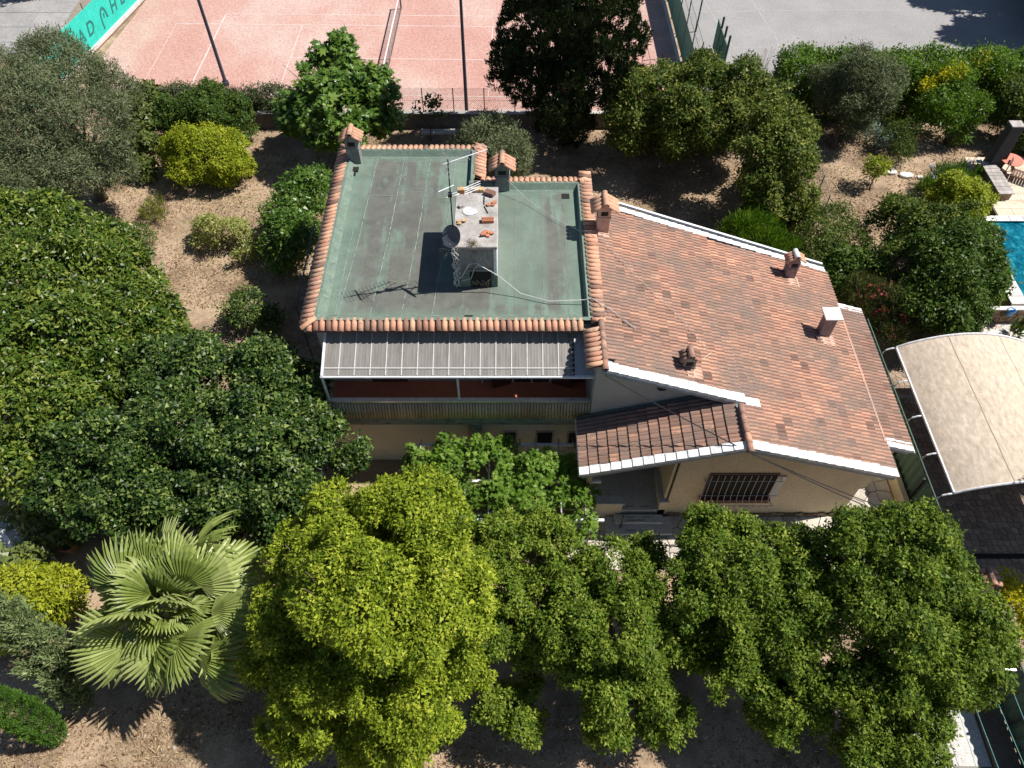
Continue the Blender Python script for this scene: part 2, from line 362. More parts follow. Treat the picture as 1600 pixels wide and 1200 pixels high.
def poly_mat():
    m, n, b, out = new_mat('dirty_polycarbonate')
    st = noise(n, coords(n, (5,0.7,1), True), 1.0, 5, 0.65); sp = noise(n, coords(n, (1,1,1), True), 22, 4, 0.8); gr = noise(n, coords(n, (1.2,1.0,1), True), 1.2, 4, 0.6)
    col = ramp(n, st, [(0.3,(0.24,0.22,0.195)),(0.5,(0.31,0.29,0.265)),(0.7,(0.38,0.36,0.335))])
    col = mixc(n, ramp(n, sp, [(0.6,(0,0,0)),(0.7,(0.8,)*3)]), col, (0.16,0.125,0.085))
    w_ = n.nodes.new('ShaderNodeTexWave'); w_.inputs['Scale'].default_value = 12.0; w_.bands_direction = 'X'
    n.links.new(coords(n, (1,1,1), True), w_.inputs['Vector'])
    col = mixc(n, 0.05, col, w_.outputs['Color'], 'MULTIPLY')
    n.links.new(col, b.inputs['Base Color']); b.inputs['Roughness'].default_value = 0.45
    t = n.nodes.new('ShaderNodeBsdfTranslucent'); n.links.new(col, t.inputs[0])
    mx = n.nodes.new('ShaderNodeMixShader'); mx.inputs[0].default_value = 0.3
    n.links.new(b.outputs[0], mx.inputs[1]); n.links.new(t.outputs[0], mx.inputs[2]); n.links.new(mx.outputs[0], out.inputs[0])
    return m
MT['poly'] = poly_mat()
def water_mat():
    m, n, b, out = new_mat('pool_water')
    v = coords(n, (1,1,1), True)
    col = ramp(n, noise(n, v, 3.0, 5, 0.6, 1.0), [(0.35,(0.0,0.06,0.10)),(0.55,(0.005,0.14,0.20)),(0.7,(0.035,0.30,0.37))])
    n.links.new(col, b.inputs['Base Color']); b.inputs['Roughness'].default_value = 0.05; b.inputs['IOR'].default_value = 1.33
    bump(n, b, noise(n, v, 4.0, 3, 0.5, 0.6), 0.5, 0.06)
    return m
MT['water'] = water_mat()

G = {}
G['camphor_yellow'] = leaf_mat('camphor_leaf_yellow', (0.05,0.09,0.008), (0.175,0.24,0.014), (0.42,0.46,0.05))
G['camphor'] = leaf_mat('camphor_leaf', (0.03,0.062,0.007), (0.105,0.17,0.016), (0.28,0.335,0.05))
G['laurel'] = leaf_mat('laurel_leaf', (0.016,0.04,0.006), (0.07,0.125,0.012), (0.25,0.285,0.05), 0.4, 0.18, 0.3)
G['ivy'] = leaf_mat('ivy_leaf', (0.012,0.032,0.007), (0.048,0.096,0.015), (0.22,0.28,0.07), 0.42, 0.18, 0.28)
G['olive'] = leaf_mat('olive_leaf', (0.05,0.07,0.028), (0.115,0.14,0.066), (0.24,0.265,0.145), 0.5, 0.15)
G['fig'] = leaf_mat('fig_leaf', (0.03,0.075,0.012), (0.095,0.18,0.025), (0.24,0.33,0.07), 0.36, 0.28, 0.35)
G['cypress'] = leaf_mat('cypress_spray', (0.016,0.030,0.012), (0.035,0.055,0.018), (0.07,0.095,0.03), 0.6, 0.05)
G['lime'] = leaf_mat('lime_leaf', (0.11,0.16,0.012), (0.24,0.285,0.016), (0.40,0.42,0.04), 0.45, 0.25)
G['dark'] = leaf_mat('dark_shrub_leaf', (0.02,0.045,0.009), (0.052,0.10,0.014), (0.13,0.185,0.035), 0.4, 0.2)
G['hedge'] = leaf_mat('hedge_leaf', (0.022,0.045,0.012), (0.045,0.085,0.018), (0.11,0.10,0.045), 0.4, 0.15)
G['photinia'] = leaf_mat('photinia_leaf', (0.035,0.065,0.012), (0.11,0.155,0.025), (0.30,0.30,0.07))
G['bright'] = leaf_mat('bright_hedge_leaf', (0.04,0.09,0.012), (0.085,0.165,0.015), (0.17,0.25,0.025), 0.38, 0.3)
G['yellow'] = leaf_mat('yellow_leaf', (0.26,0.27,0.01), (0.48,0.45,0.012), (0.70,0.62,0.03), 0.45, 0.3)
G['varieg'] = leaf_mat('variegated_leaf', (0.10,0.13,0.04), (0.30,0.32,0.09), (0.50,0.50,0.22), 0.45, 0.3)
G['grape'] = leaf_mat('grape_leaf', (0.05,0.11,0.018), (0.12,0.22,0.025), (0.27,0.36,0.08), 0.45, 0.35)
G['oleander'] = leaf_mat('oleander_leaf', (0.045,0.07,0.028), (0.10,0.125,0.045), (0.19,0.185,0.08), 0.42, 0.2)
G['petal_red'] = leaf_mat('red_petal', (0.18,0.02,0.04), (0.32,0.04,0.07), (0.42,0.10,0.12), 0.5, 0.3)
G['conifer'] = leaf_mat('conifer_spray', (0.07,0.11,0.04), (0.19,0.25,0.10), (0.36,0.42,0.20), 0.55, 0.12)
G['clipped'] = leaf_mat('clipped_conifer_leaf', (0.04,0.10,0.015), (0.085,0.18,0.025), (0.15,0.26,0.045), 0.55, 0.12)
G['grey'] = leaf_mat('silver_leaf', (0.10,0.15,0.11), (0.19,0.26,0.20), (0.30,0.38,0.31), 0.55, 0.15)
G['palm'] = leaf_mat('palm_leaf', (0.085,0.125,0.025), (0.20,0.26,0.055), (0.38,0.43,0.16), 0.38, 0.25, 0.35)
G['drygrass'] = leaf_mat('dry_grass_blade', (0.16,0.11,0.055), (0.40,0.31,0.17), (0.58,0.48,0.30), 0.7, 0.2)
G['litter'] = leaf_mat('fallen_leaf', (0.10,0.055,0.03), (0.22,0.13,0.075), (0.34,0.23,0.14), 0.7, 0.1)
G['agapanthus'] = leaf_mat('agapanthus_petal', (0.40,0.42,0.62), (0.52,0.54,0.72), (0.66,0.67,0.80), 0.6, 0.3)
G['bay'] = leaf_mat('broad_leaf', (0.07,0.10,0.025), (0.14,0.18,0.05), (0.25,0.28,0.11), 0.35, 0.25)

# ---------------------------------------------------------------- ground and flat surfaces
def sheet(name, poly, z, mat, thick=None):
    mb = MB(); mb.add([(x, y, z) for x, y in poly], [tuple(range(len(poly)))])
    o = mb.build(name, mat); return structure(o)
sheet('ground', [(-220,-120),(220,-120),(220,300),(-220,300)], 0.0, MT['soil'])
sheet('tennis_court', [(-27.0,38.45),(10.65,38.45),(10.65,66),(-24.2,66)], 0.006, MT['court'])
def court_lines():
    mb = MB(); cx, cy = -7.76, 45.57; a = R(-1.1)
    def ln(u0, v0, u1, v1, wd=0.06):
        c, s = math.cos(a), math.sin(a)
        P = lambda u, v: (cx+c*u-s*v, cy+s*u+c*v, 0.011)
        du, dv = u1-u0, v1-v0; L = math.hypot(du, dv); nx, ny = -dv/L*wd/2, du/L*wd/2
        mb.add([P(u0-nx, v0-ny), P(u1-nx, v1-ny), P(u1+nx, v1+ny), P(u0+nx, v0+ny)], [(0,1,2,3)])
    for v in (-5.485, 5.485): ln(-11.885, v, 11.885, v)
    ln(-11.885,-4.115,11.885,-4.115); ln(-14.9,4.115,11.885,4.115)
    for u in (-11.885, 11.885): ln(u,-5.45,u,5.45, 0.09)
    for u in (-6.4, 6.4): ln(u,-4.085,u,4.085)
    ln(-6.37,0,6.37,0)
    ln(-14.9,-5.6,-14.9,4.115,0.03)
    return mb.build('court_marking', MT['line'])
structure(court_lines())
sheet('concrete_yard', [(10.95,41.6),(60,41.6),(60,75),(10.95,75)], 0.006, MT['asphalt'])
def yard_joints():
    mb = MB()
    for pts in ([(11,46.9),(20,47.0),(40,46.8)], [(15.2,42.2),(14.3,47),(13.4,53),(12.8,62)], [(17,42),(17.4,48),(16.6,54),(16.9,64)], [(11,51.5),(22,51.8),(42,51.4)]):
        for (x0,y0),(x1,y1) in zip(pts, pts[1:]):
            L = math.hypot(x1-x0, y1-y0); nx, ny = -(y1-y0)/L*0.025, (x1-x0)/L*0.025
            mb.add([(x0-nx,y0-ny,0.011),(x1-nx,y1-ny,0.011),(x1+nx,y1+ny,0.011),(x0+nx,y0+ny,0.011)], [(0,1,2,3)])
    return mb.build('yard_joint', plain('pale_joint', (0.39,0.375,0.37), 0.9, scale=2, var=0.25))
structure(yard_joints())
# pavers beyond the left windscreen
pv = structure(MB().add([(-44,45.5,0.004),(-28.4,45.5,0.004),(-27.0,66,0.004),(-44,66,0.004)], [(0,1,2,3)]).build('paved_yard', MT['mortar']))
mb = MB()
def slab_part(x0, x1, y0, y1):
    o = MB().box(x0, x1, y0, y1, 0.0, 0.05, rnd.uniform(0.3,0.7)).build('paving_slab', MT['paver'], pv, bevel=0.01)
yy = 45.6
while yy < 58:
    xx = -43.5+rnd.uniform(0, 0.5)
    while xx < -30.3:
        slab_part(xx+0.02, xx+2.2, yy+0.02, yy+1.9); xx += 2.22
    yy += 1.92

# crazy paving: every flag a part of the path
def vor_cells(pts, bounds):
    cells = []
    for i, p in enumerate(pts):
        poly = list(bounds)
        for j, q in enumerate(pts):
            if i == j or (p[0]-q[0])**2+(p[1]-q[1])**2 > 9: continue
            mx, my = (p[0]+q[0])/2, (p[1]+q[1])/2; nx, ny = q[0]-p[0], q[1]-p[1]
            out = []
            for k in range(len(poly)):
                a, b = poly[k], poly[(k+1) % len(poly)]
                da = (a[0]-mx)*nx+(a[1]-my)*ny; db = (b[0]-mx)*nx+(b[1]-my)*ny
                if da <= 0: out.append(a)
                if da*db < 0:
                    t = da/(da-db); out.append((a[0]+(b[0]-a[0])*t, a[1]+(b[1]-a[1])*t))
            poly = out
            if not poly: break
        if len(poly) > 2: cells.append(poly)
    return cells
def shrink(poly, g):
    cx = sum(p[0] for p in poly)/len(poly); cy = sum(p[1] for p in poly)/len(poly)
    out = []
    for x, y in poly:
        d = math.hypot(x-cx, y-cy); k = max(0.3, (d-g)/d) if d > 0 else 1
        out.append((cx+(x-cx)*k, cy+(y-cy)*k))
    return out
def crazy(name, rects, step, z, mat, bed, piece, seed, jit=0.42, gap=0.022, stuff=False, h=0.03):
    g = random.Random(seed); root = None; big = MB()
    bedmb = MB()
    for (x0,x1,y0,y1) in rects: bedmb.add([(x0,y0,z),(x1,y0,z),(x1,y1,z),(x0,y1,z)], [(0,1,2,3)])
    root = structure(bedmb.build(name, bed))
    for (x0,x1,y0,y1) in rects:
        nx, ny = max(1, round((x1-x0)/step)), max(1, round((y1-y0)/step)); pts = []
        for i in range(nx):
            for j in range(ny):
                pts.append((x0+(i+0.5+g.uniform(-jit,jit))*(x1-x0)/nx, y0+(j+0.5+g.uniform(-jit,jit))*(y1-y0)/ny))
        for cell in vor_cells(pts, [(x0,y0),(x1,y0),(x1,y1),(x0,y1)]):
            c = shrink(cell, gap); t = g.uniform(0.1,0.95); zt = z+h+g.uniform(-0.006,0.006)
            if stuff: big.prism(c, z-0.01, zt, t)
            else: MB().prism(c, z-0.01, zt, t).build(piece, mat, root)
    if stuff: o = big.build(piece, mat, root); o['kind'] = 'stuff'
    return root
crazy('crazy_paving', [(2.0,14.72,11.1,13.28),(12.55,14.72,13.3,19.0)], 0.52, 0.008, MT['stone'], MT['mortar'], 'paving_stone', 3)
crazy('driveway', [(15.22,24.0,8.0,20.9)], 0.24, 0.006, MT['sett'], MT['mortar'], 'sett', 5, jit=0.28, gap=0.016, stuff=True, h=0.02)
# patio at the lower right, with its earth bed
pt = structure(MB().add([(12.6,0.5,0.008),(15.0,0.5,0.008),(15.0,7.6,0.008),(12.6,7.6,0.008)], [(0,1,2,3)]).build('patio', MT['mortar']))
for x0, x1, y0, y1 in ((12.65,13.75,0.5,4.2),(13.79,14.95,0.5,4.6),(12.65,13.72,4.24,6.0),(13.76,14.95,4.64,6.3),(12.65,14.2,6.34,7.55)):
    MB().box(x0,x1,y0,y1,0.0,0.05,rnd.uniform(0.3,0.7)).build('paving_slab', MT['slab'], pt, bevel=0.012)
structure(MB().box(15.0,15.75,0.5,7.3,-0.1,0.22).build('earth_bed', MT['earth']))
# pool terrace (raised 0.9 m) with its rubble wall
TZ = 0.9
dk = structure(MB().box(24.3,40,29.35,34.0,-0.1,TZ-0.03).build('pool_terrace', MT['mortar']))
yy = 29.4
while yy < 33.9:
    xx = 24.35-rnd.uniform(0,0.5)
    while xx < 33:
        MB().box(max(xx,24.34)+0.006, xx+0.89, yy+0.006, yy+0.59, TZ-0.04, TZ+rnd.uniform(-0.003,0.003), rnd.random()).build('terrace_slab', MT['deck'], dk); xx += 0.9
    yy += 0.6
structure(MB().box(23.3,40,23.6,29.3,-0.1,0.55).build('pool_basin', MT['deck']))
structure(MB().add([(23.3,23.6,TZ-0.12),(40,23.6,TZ-0.12),(40,29.3,TZ-0.12),(23.3,29.3,TZ-0.12)], [(0,1,2,3)]).build('pool_water', MT['water']))
pc = structure(MB().box(22.6,23.3,23.3,29.4,-0.1,TZ-0.06).build('pool_coping', MT['mortar']))
yy = 23.45
while yy < 29.3:
    MB().box(22.62, 23.36, yy+0.008, yy+0.49, TZ-0.07, TZ+rnd.uniform(-0.003,0.003), rnd.random()).build('coping_stone', MT['coping'], pc, bevel=0.012); yy += 0.5
xx = 23.4
while xx < 34:
    MB().box(xx+0.008, xx+0.69, 29.06, 29.46, TZ-0.07, TZ+0.012, rnd.random()).build('coping_stone', MT['coping'], pc, bevel=0.012)
    MB().box(xx+0.008, xx+0.69, 23.28, 23.66, TZ-0.07, TZ+0.012, rnd.random()).build('coping_stone', MT['coping'], pc, bevel=0.012); xx += 0.7
wl = thing('rubble_wall', 'low rust brown rubble stone wall holding up the swimming pool', 'wall', (21.5,23.2,0))
MB().box(0,9.0,-0.02,0.1,-0.1,TZ-0.08).build('mortar_core', MT['mortar'], wl)
g = random.Random(9); pts = [(0.2+i*0.34+g.uniform(-0.12,0.12), 0.14+j*0.27+g.uniform(-0.09,0.09)) for i in range(26) for j in range(3)]
for cell in vor_cells(pts, [(0,0),(8.9,0),(8.9,0.8),(0,0.8)]):
    c = shrink(cell, 0.016); d = 0.05+g.uniform(0,0.03); n = len(c)
    MB().add([(x,-d,z) for x,z in c]+[(x,0.05,z) for x,z in c], [tuple(range(n))]+[(i,n+i,n+(i+1)%n,(i+1)%n) for i in range(n)], g.random()).build('stone', MT['ruststone'], wl)
MB().box(-0.05,9.0,-0.1,0.12,TZ-0.08,TZ-0.005).build('wall_cap', MT['coping'], wl)
sheet('white_gravel_bed', [(21.5,20.9),(34,20.9),(34,23.1),(21.3,23.1)], 0.01, MT['gravelwhite'])
# ================================================================ the house
H = thing('house', 'cream house with green flat roof and orange tiled wing, chimneys and long balcony', 'house', (0,0,0))
def hp(mb, name, mat, parent=None, **kw): return mb.build(name, mat, parent or H, **kw)

# ---- canal tile (half round), tapered, with thickness: local x = down slope, y across, z up
def canal_mesh(name, L=0.5, r0=0.105, r1=0.088, tint=0.5, mat=None, n=7, th=0.014):
    mb = MB(); rows = []
    for x, r in ((0, r1), (L, r0)):
        o = [(x, math.cos(math.pi*k/n)*r, math.sin(math.pi*k/n)*r*0.92) for k in range(n+1)]
        i = [(x, math.cos(math.pi*k/n)*(r-th), math.sin(math.pi*k/n)*(r-th)*0.92) for k in range(n+1)]
        rows.append((o, i))
    vs = rows[0][0]+rows[1][0]+rows[0][1]+rows[1][1]; m = n+1; fs = []
    for k in range(n):
        fs += [(k, m+k, m+k+1, k+1), (2*m+k, 2*m+k+1, 3*m+k+1, 3*m+k), (m+k, 3*m+k, 3*m+k+1, m+k+1), (k, k+1, 2*m+k+1, 2*m+k)]
    fs += [(0, 2*m, 3*m, m), (n, m+n, 3*m+n, 2*m+n)]
    mb.add(vs, fs, tint)
    me = bpy.data.meshes.new(name); me.from_pydata(mb.v, [], mb.f)
    at = me.attributes.new('tint', 'FLOAT', 'FACE'); at.data.foreach_set('value', [tint]*len(mb.f))
    me.polygons.foreach_set('use_smooth', [True]*(len(mb.f)))
    me.materials.append(mat or MT['tileclean']); return me
TINTS = [0.12, 0.2, 0.3, 0.38, 0.45, 0.5, 0.56, 0.62, 0.68, 0.75, 0.82, 0.9, 0.97]
CAN = [canal_mesh('eave_tile', 0.50, tint=t) for t in TINTS]
def orient(o, origin, ax, ay, az):
    m = Matrix((ax, ay, az)).transposed().to_4x4(); m.translation = Vector(origin); o.matrix_local = m
def frame_from(down, across):
    ax = Vector(down).normalized(); az = ax.cross(Vector(across)).normalized()
    if az.z < 0: az = -az
    ay = az.cross(ax); return ax, ay, az
def place(me, name, parent, origin, down, across, jit=0.01, sc=None):
    o = link(name, me, parent); ax, ay, az = frame_from(down, across)
    j = rnd.uniform(-jit, jit); ax2 = (ax+ay*j*2).normalized(); ay2 = az.cross(ax2)
    if sc: ax2 = ax2*sc[0]; ay2 = ay2*sc[1]; az = az*sc[2]
    orient(o, Vector(origin)+az*rnd.uniform(0, jit*0.6)+ax*rnd.uniform(-jit, jit), ax2, ay2, az); return o
def pick(lo=0.3, hi=0.97, darkp=0.25):
    if rnd.random() < darkp: return rnd.choice([0,1,2,3])
    return rnd.choice([i for i, t in enumerate(TINTS) if lo <= t <= hi])

# ---- tower walls
X0, X1, YF, YB = -6.75, 2.75, 17.1, 26.55
mbw = MB()
mbw.box(X0, -1.45, YF, YB, 2.9, 6.62); mbw.box(-1.45, X1, YF, 24.45, 2.9, 6.62)
hp(mbw, 'upper_wall', MT['wallpale'])
mbw = MB(); mbw.box(X0, -1.45, 15.8, YB, 0.0, 2.9); mbw.box(-1.449, 3.0, 15.8, 24.45, 0.0, 2.899)
hp(mbw, 'lower_wall', MT['wallpale2'])
# ---- flat roof: green sheet with worn patches, upstand all round
PZ, RZ = 7.02, 6.76
def outline(inset): # L-shaped plan, inner edge of the tile border
    a = inset
    return [(-6.68+a,17.05+a),(2.70-a,17.05+a),(2.70-a,24.30-a),(-1.52-a,24.30-a),(-1.52-a,26.42-a),(-6.68+a,26.42-a)]
mb = MB(); mb.prism(outline(-0.02), 6.6, RZ); fr = hp(mb, 'flat_roof', MT['roof'])
me = fr.data; me.attributes.new('wear', 'FLOAT', 'POINT')
def roof_grid():
    nx, ny = 48, 48; mb = MB(); vs = []; fs = []; wear = []
    pts = {}
    for i in range(nx+1):
        for j in range(ny+1):
            x = -6.46+(2.48+6.46)*i/nx; y = 17.27+(26.2-17.27)*j/ny
            pts[i,j] = len(vs); vs.append((x, y, RZ+0.008+0.006*math.sin(x*2.1)*math.sin(y*1.3)))
            dl = x+6.46; dr = 2.48-x; df = y-17.27; db = (26.2-y) if x < -1.74 else (24.08-y)
            e = min(dl*0.9, dr*1.4, df*1.3+0.25, max(db,0)*1.6+0.3)
            wv = min(1.0, max(0.0, (e-0.15)/0.8))
            if -0.6 < x < 1.2 and y > 18: wv *= 0.45
            if -2.6 < x < -1.9 and y > 19: wv *= 0.35
            wear.append(wv)
    for i in range(nx):
        for j in range(ny):
            cx = vs[pts[i,j]][0]; cy = vs[pts[i,j]][1]
            if cx > -1.9 and cy > 23.85: continue
            fs.append((pts[i,j], pts[i+1,j], pts[i+1,j+1], pts[i,j+1]))
    mb.add(vs, fs); o = hp(mb, 'roof_membrane', MT['roof'], fr)
    a = o.data.attributes.new('wear', 'FLOAT', 'POINT'); a.data.foreach_set('value', wear)
roof_grid()
# upstand: sloped kerb, mitred
mb = MB(); o1, o2 = outline(0.0), outline(0.24); n = 6
base_in = outline(0.30)
def ol_(a, ar): q = outline(a); return [q[0],(2.70-ar,q[1][1]),(2.70-ar,q[2][1]),(-1.52-ar,q[3][1]),(-1.52-ar,q[4][1]),q[5]]
vs = [(x,y,PZ-0.02) for x,y in outline(-0.04)]+[(x,y,PZ) for x,y in ol_(0.09,0.12)]+[(x,y,RZ+0.05) for x,y in ol_(0.24,0.14)]+[(x,y,RZ+0.012) for x,y in ol_(0.34,0.2)]
fs = [(k*n+i, k*n+(i+1)%n, (k+1)*n+(i+1)%n, (k+1)*n+i) for k in range(3) for i in range(n)]
mb.add(vs, fs); up_ = hp(mb, 'parapet_upstand', MT['greenpaint'], fr)
# pale bitumen joints: wandering thin ribbons
def ribbon(pts, wd, z, name='seam', seed=0):
    g = random.Random(seed); mb = MB(); P = []
    for (a, b) in zip(pts, pts[1:]):
        L = math.hypot(b[0]-a[0], b[1]-a[1]); k = max(2, int(L/0.12))
        for i in range(k): P.append((a[0]+(b[0]-a[0])*i/k, a[1]+(b[1]-a[1])*i/k))
    P.append(pts[-1]); V = []
    for i, (x, y) in enumerate(P):
        q = P[min(i+1, len(P)-1)]; p = P[max(i-1, 0)]; L = math.hypot(q[0]-p[0], q[1]-p[1]) or 1
        nx, ny = -(q[1]-p[1])/L, (q[0]-p[0])/L; w2 = wd*g.uniform(0.35, 1.25); o = g.uniform(-0.012, 0.012)
        V += [(x+nx*(o-w2), y+ny*(o-w2), z), (x+nx*(o+w2), y+ny*(o+w2), z)]
    F = [(2*i, 2*i+2, 2*i+3, 2*i+1) for i in range(len(P)-1) if g.random() > 0.07]
    mb.add(V, F); return mb.build(name, MT['seam'], fr)
MT['seam'] = M('pale_sealant', [(0.35,(0.17,0.22,0.18)),(0.65,(0.29,0.33,0.29))], 3, 0.9, 0.2, 20)
zs = RZ+0.022
sx = [-5.72, -4.62, -3.55, -2.5]
for k, x in enumerate(sx): ribbon([(x-0.25, 17.35), (x, 21), (x+0.2, 26.05)], 0.016, zs, seed=k)
ribbon([(-6.05,17.4),(-6.02,20.2),(-5.95,22.8)], 0.012, zs, seed=11); ribbon([(-6.3,17.5),(-6.25,22.0)], 0.01, zs, seed=12)
for k, (a, b) in enumerate([((-6.4,17.42),(-1.0,17.42)),((-4.62,19.05),(-3.6,19.05)),((-4.6,24.1),(-3.5,24.15)),((-2.45,23.6),(-3.4,23.65)),((-5.6,23.7),(-4.6,23.72)),((-6.3,18.6),(-5.7,18.6)),((-1.0,17.42),(2.4,17.42)),((-6.4,20.4),(-6.0,20.4)),((-6.1,25.9),(-1.8,25.9))]):
    ribbon([a, b], 0.012, zs, seed=20+k)
for k, x in enumerate([0.1, 1.1, 1.95]): ribbon([(x,17.5),(x+0.03,24.0)], 0.006, zs, seed=40+k)
for k, y in enumerate([18.2, 19.9, 21.7, 23.1, 24.9]):
    mbq = MB(); mbq.add([(-6.63,y,PZ-0.005),(-6.6,y+0.05,PZ+0.001),(-6.4,y+0.05,RZ+0.05),(-6.4,y,RZ+0.05)], [(0,1,2,3)]); mbq.build('seam', MT['seam'], fr)
# rainwater openings in the kerb
MB().box(-1.62,-1.34,17.2,17.42,RZ+0.005,RZ+0.045).build('drain_opening', MT['void'], fr)
MB().box(-6.52,-6.22,25.22,25.5,RZ+0.0,RZ+0.06).build('drain_opening', MT['void'], fr)
MB().box(-6.4,-6.3,24.95,25.22,RZ+0.0,RZ+0.03).build('drain_opening', MT['void'], fr)
MB().box(1.95,2.25,23.55,23.85,RZ+0.0,RZ+0.03).build('drain_opening', MT['void'], fr)

# ---- border of canal tiles round the flat roof
ev = hp(MB().prism([(-7.05,16.85),(2.45,16.85),(2.45,16.2),(3.0,16.2),(3.05,25.0),(-1.2,25.0),(-1.2,27.0),(-7.05,27.0)], 6.56, 6.66), 'eave_board', MT['wallpale'])
def edge_tiles(p0, p1, n, out, drop, L, darkp=0.2, lo=0.45, skip=()):
    p0, p1 = Vector(p0), Vector(p1)
    for i in range(n):
        if i in skip: continue
        p = p0.lerp(p1, (i+0.5)/n)
        d = Vector((out[0], out[1], -drop)).normalized()
        k = pick(lo, 0.97, darkp)
        place(CAN[k], 'eave_tile', ev, p, d, (p1-p0).normalized(), 0.012, (L/0.5, (p1-p0).length/n/0.21, 1.0))
    # dark gutter tiles below, one joined run
    mb = MB()
    a = Vector((out[0], out[1], 0)); q = [p0+Vector((0,0,-0.045)), p1+Vector((0,0,-0.045))]
    mb.add([q[0], q[1], q[1]+a*L*0.93+Vector((0,0,-drop*L*0.93)), q[0]+a*L*0.93+Vector((0,0,-drop*L*0.93))], [(0,1,2,3)], 0.15)
    mb.build('gutter_tile', MT['tileclean'], ev)
edge_tiles((-6.95,17.12,6.96),(2.42,17.12,6.96), 43, (0,-1), 0.45, 0.46, 0.32, 0.45)
edge_tiles((-6.66,26.75,6.96),(-6.66,17.0,6.96), 45, (-1,0), 0.4, 0.56, 0.12, 0.5)
edge_tiles((-6.75,26.36,6.97),(-1.5,26.36,6.97), 24, (0,1), 0.4, 0.62, 0.05, 0.6)
edge_tiles((-1.54,24.75,6.97),(-1.54,26.9,6.97), 10, (1,0), 0.4, 0.5, 0.05, 0.6)
edge_tiles((-1.5,24.26,6.97),(3.1,24.26,6.97), 21, (0,1), 0.4, 0.62, 0.05, 0.6, skip=(0,))
edge_tiles((2.66,16.95,6.98),(2.66,25.0,6.98), 37, (1,0), 0.12, 0.48, 0.1, 0.62)
# stub of tiles at the front right corner with its ridge
edge_tiles((2.94,15.08,6.98),(2.94,16.75,6.98), 8, (-1,0), 0.38, 0.56, 0.2, 0.45)
RID = [canal_mesh('ridge_tile', 0.48, 0.12, 0.10, t, MT['tile']) for t in (0.35,0.5,0.6,0.75,0.85)]
for i in range(5): place(rnd.choice(RID), 'ridge_tile', ev, (3.0,17.0-i*0.41,7.0-0.004*i), (0,-1,-0.02), (1,0,0), 0.008)
# hip tiles at the corners
for (x,y,dx,dy) in ((-6.6,17.1,-1,-0.75),(-6.62,26.4,-1,0.9),(-1.6,26.4,0.8,0.9),(2.62,24.3,0.9,0.9)):
    place(RID[4], 'hip_tile', ev, (x,y,7.03), (dx,dy,-0.35), (-dy,dx,0), 0.004, (1.3,0.95,0.9))
# wing plane helper
SL, XR, ZR = 0.333, 7.6, 5.4
def zr(x): return ZR-SL*(x-XR)
def zl(x): return ZR-0.3245*(XR-x)

# ---- big roof: double-roll tiles
def tile_mesh(name, tint, mat, w_=0.31, L=0.42):
    prof = [(-0.15,0.004),(-0.142,0.020),(-0.118,0.036),(-0.082,0.038),(-0.052,0.018),(-0.038,0.003),(0.0,0.003),(0.010,0.020),(0.034,0.036),(0.070,0.038),(0.098,0.018),(0.112,0.003),(0.15,0.003)]
    mb = MB(); n = len(prof)
    st = 0.05 if mat is MT['tileold'] else 0.042
    vs = [(0,y*w_/0.30,z-0.004) for y,z in prof]+[(L,y*w_/0.30,z+st) for y,z in prof]+[(L,y*w_/0.30,z+st) for y,z in prof]+[(L,y*w_/0.30,z-0.01) for y,z in prof]
    fs = [(i, n+i, n+i+1, i+1) for i in range(n-1)]+[(2*n+i, 3*n+i, 3*n+i+1, 2*n+i+1) for i in range(n-1)]
    me = bpy.data.meshes.new(name); me.from_pydata(vs, [], fs)
    at = me.attributes.new('tint','FLOAT','FACE'); at.data.foreach_set('value',[tint*TROLL[i % (n-1)] for i in range(len(fs))])
    me.polygons.foreach_set('use_smooth', [i < n-1 for i in range(len(fs))])
    me.materials.append(mat); return me, vs, fs
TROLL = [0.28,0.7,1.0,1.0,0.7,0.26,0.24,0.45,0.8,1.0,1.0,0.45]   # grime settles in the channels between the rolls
def rolls():
    a, b = rnd.uniform(0.5,1.08), rnd.uniform(0.5,1.08); return [a]*5+[0.9]*2+[b]*5
def tile_var(t, mat):
    me = tile_mesh('roof_tile', t, mat)[0]; q = rolls(); n = len(me.polygons)
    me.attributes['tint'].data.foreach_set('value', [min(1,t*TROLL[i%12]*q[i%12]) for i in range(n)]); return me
TM = [[tile_var(t, MT['tile']) for k in range(4)] for t in TINTS]
TMO = [[tile_var(t, MT['tileold']) for k in range(4)] for t in TINTS]
_, TV, TF = tile_mesh('roof_tile', 0.5, MT['tile'])
rf = hp(MB().add([(2.9,14.9,zr(2.9)-0.05),(13.05,12.95,zr(13.05)-0.05),(13.05,22.9,zr(13.05)-0.05),(2.9,23.2,zr(2.9)-0.05),
                  (7.6,12.95,zr(7.6)-0.05),(7.6,14.75,zr(7.6)-0.05),
                  (2.9,14.9,zr(2.9)-0.2),(13.05,12.95,zr(13.05)-0.2),(13.05,22.9,zr(13.05)-0.2),(2.9,23.2,zr(2.9)-0.2),(7.6,12.95,zr(7.6)-0.2),(7.6,14.75,zr(7.6)-0.2)],
     [(0,5,4,1,2,3),(6,9,8,7,10,11),(0,6,11,5),(5,11,10,4),(4,10,7,1),(1,7,8,2),(2,8,9,3),(3,9,6,0)]), 'tiled_roof', MT['fascia'])
rest = MB(); singles = []; allt = []
patch = lambda x, y: math.sin(x*1.1+0.4)*math.sin(y*0.8+1.0)+0.6*math.sin(x*0.5-y*1.3)
cosR = 1/math.sqrt(1+SL*SL); DX = 0.3367
def tint_main(x, y):
    v = 0.74+0.06*patch(x, y)+rnd.gauss(0,0.11)
    if rnd.random() < 0.05: v = rnd.uniform(0.08,0.3)
    if rnd.random() < 0.05: v = rnd.uniform(0.85,1.0)
    return min(0.99, max(0.02, v))
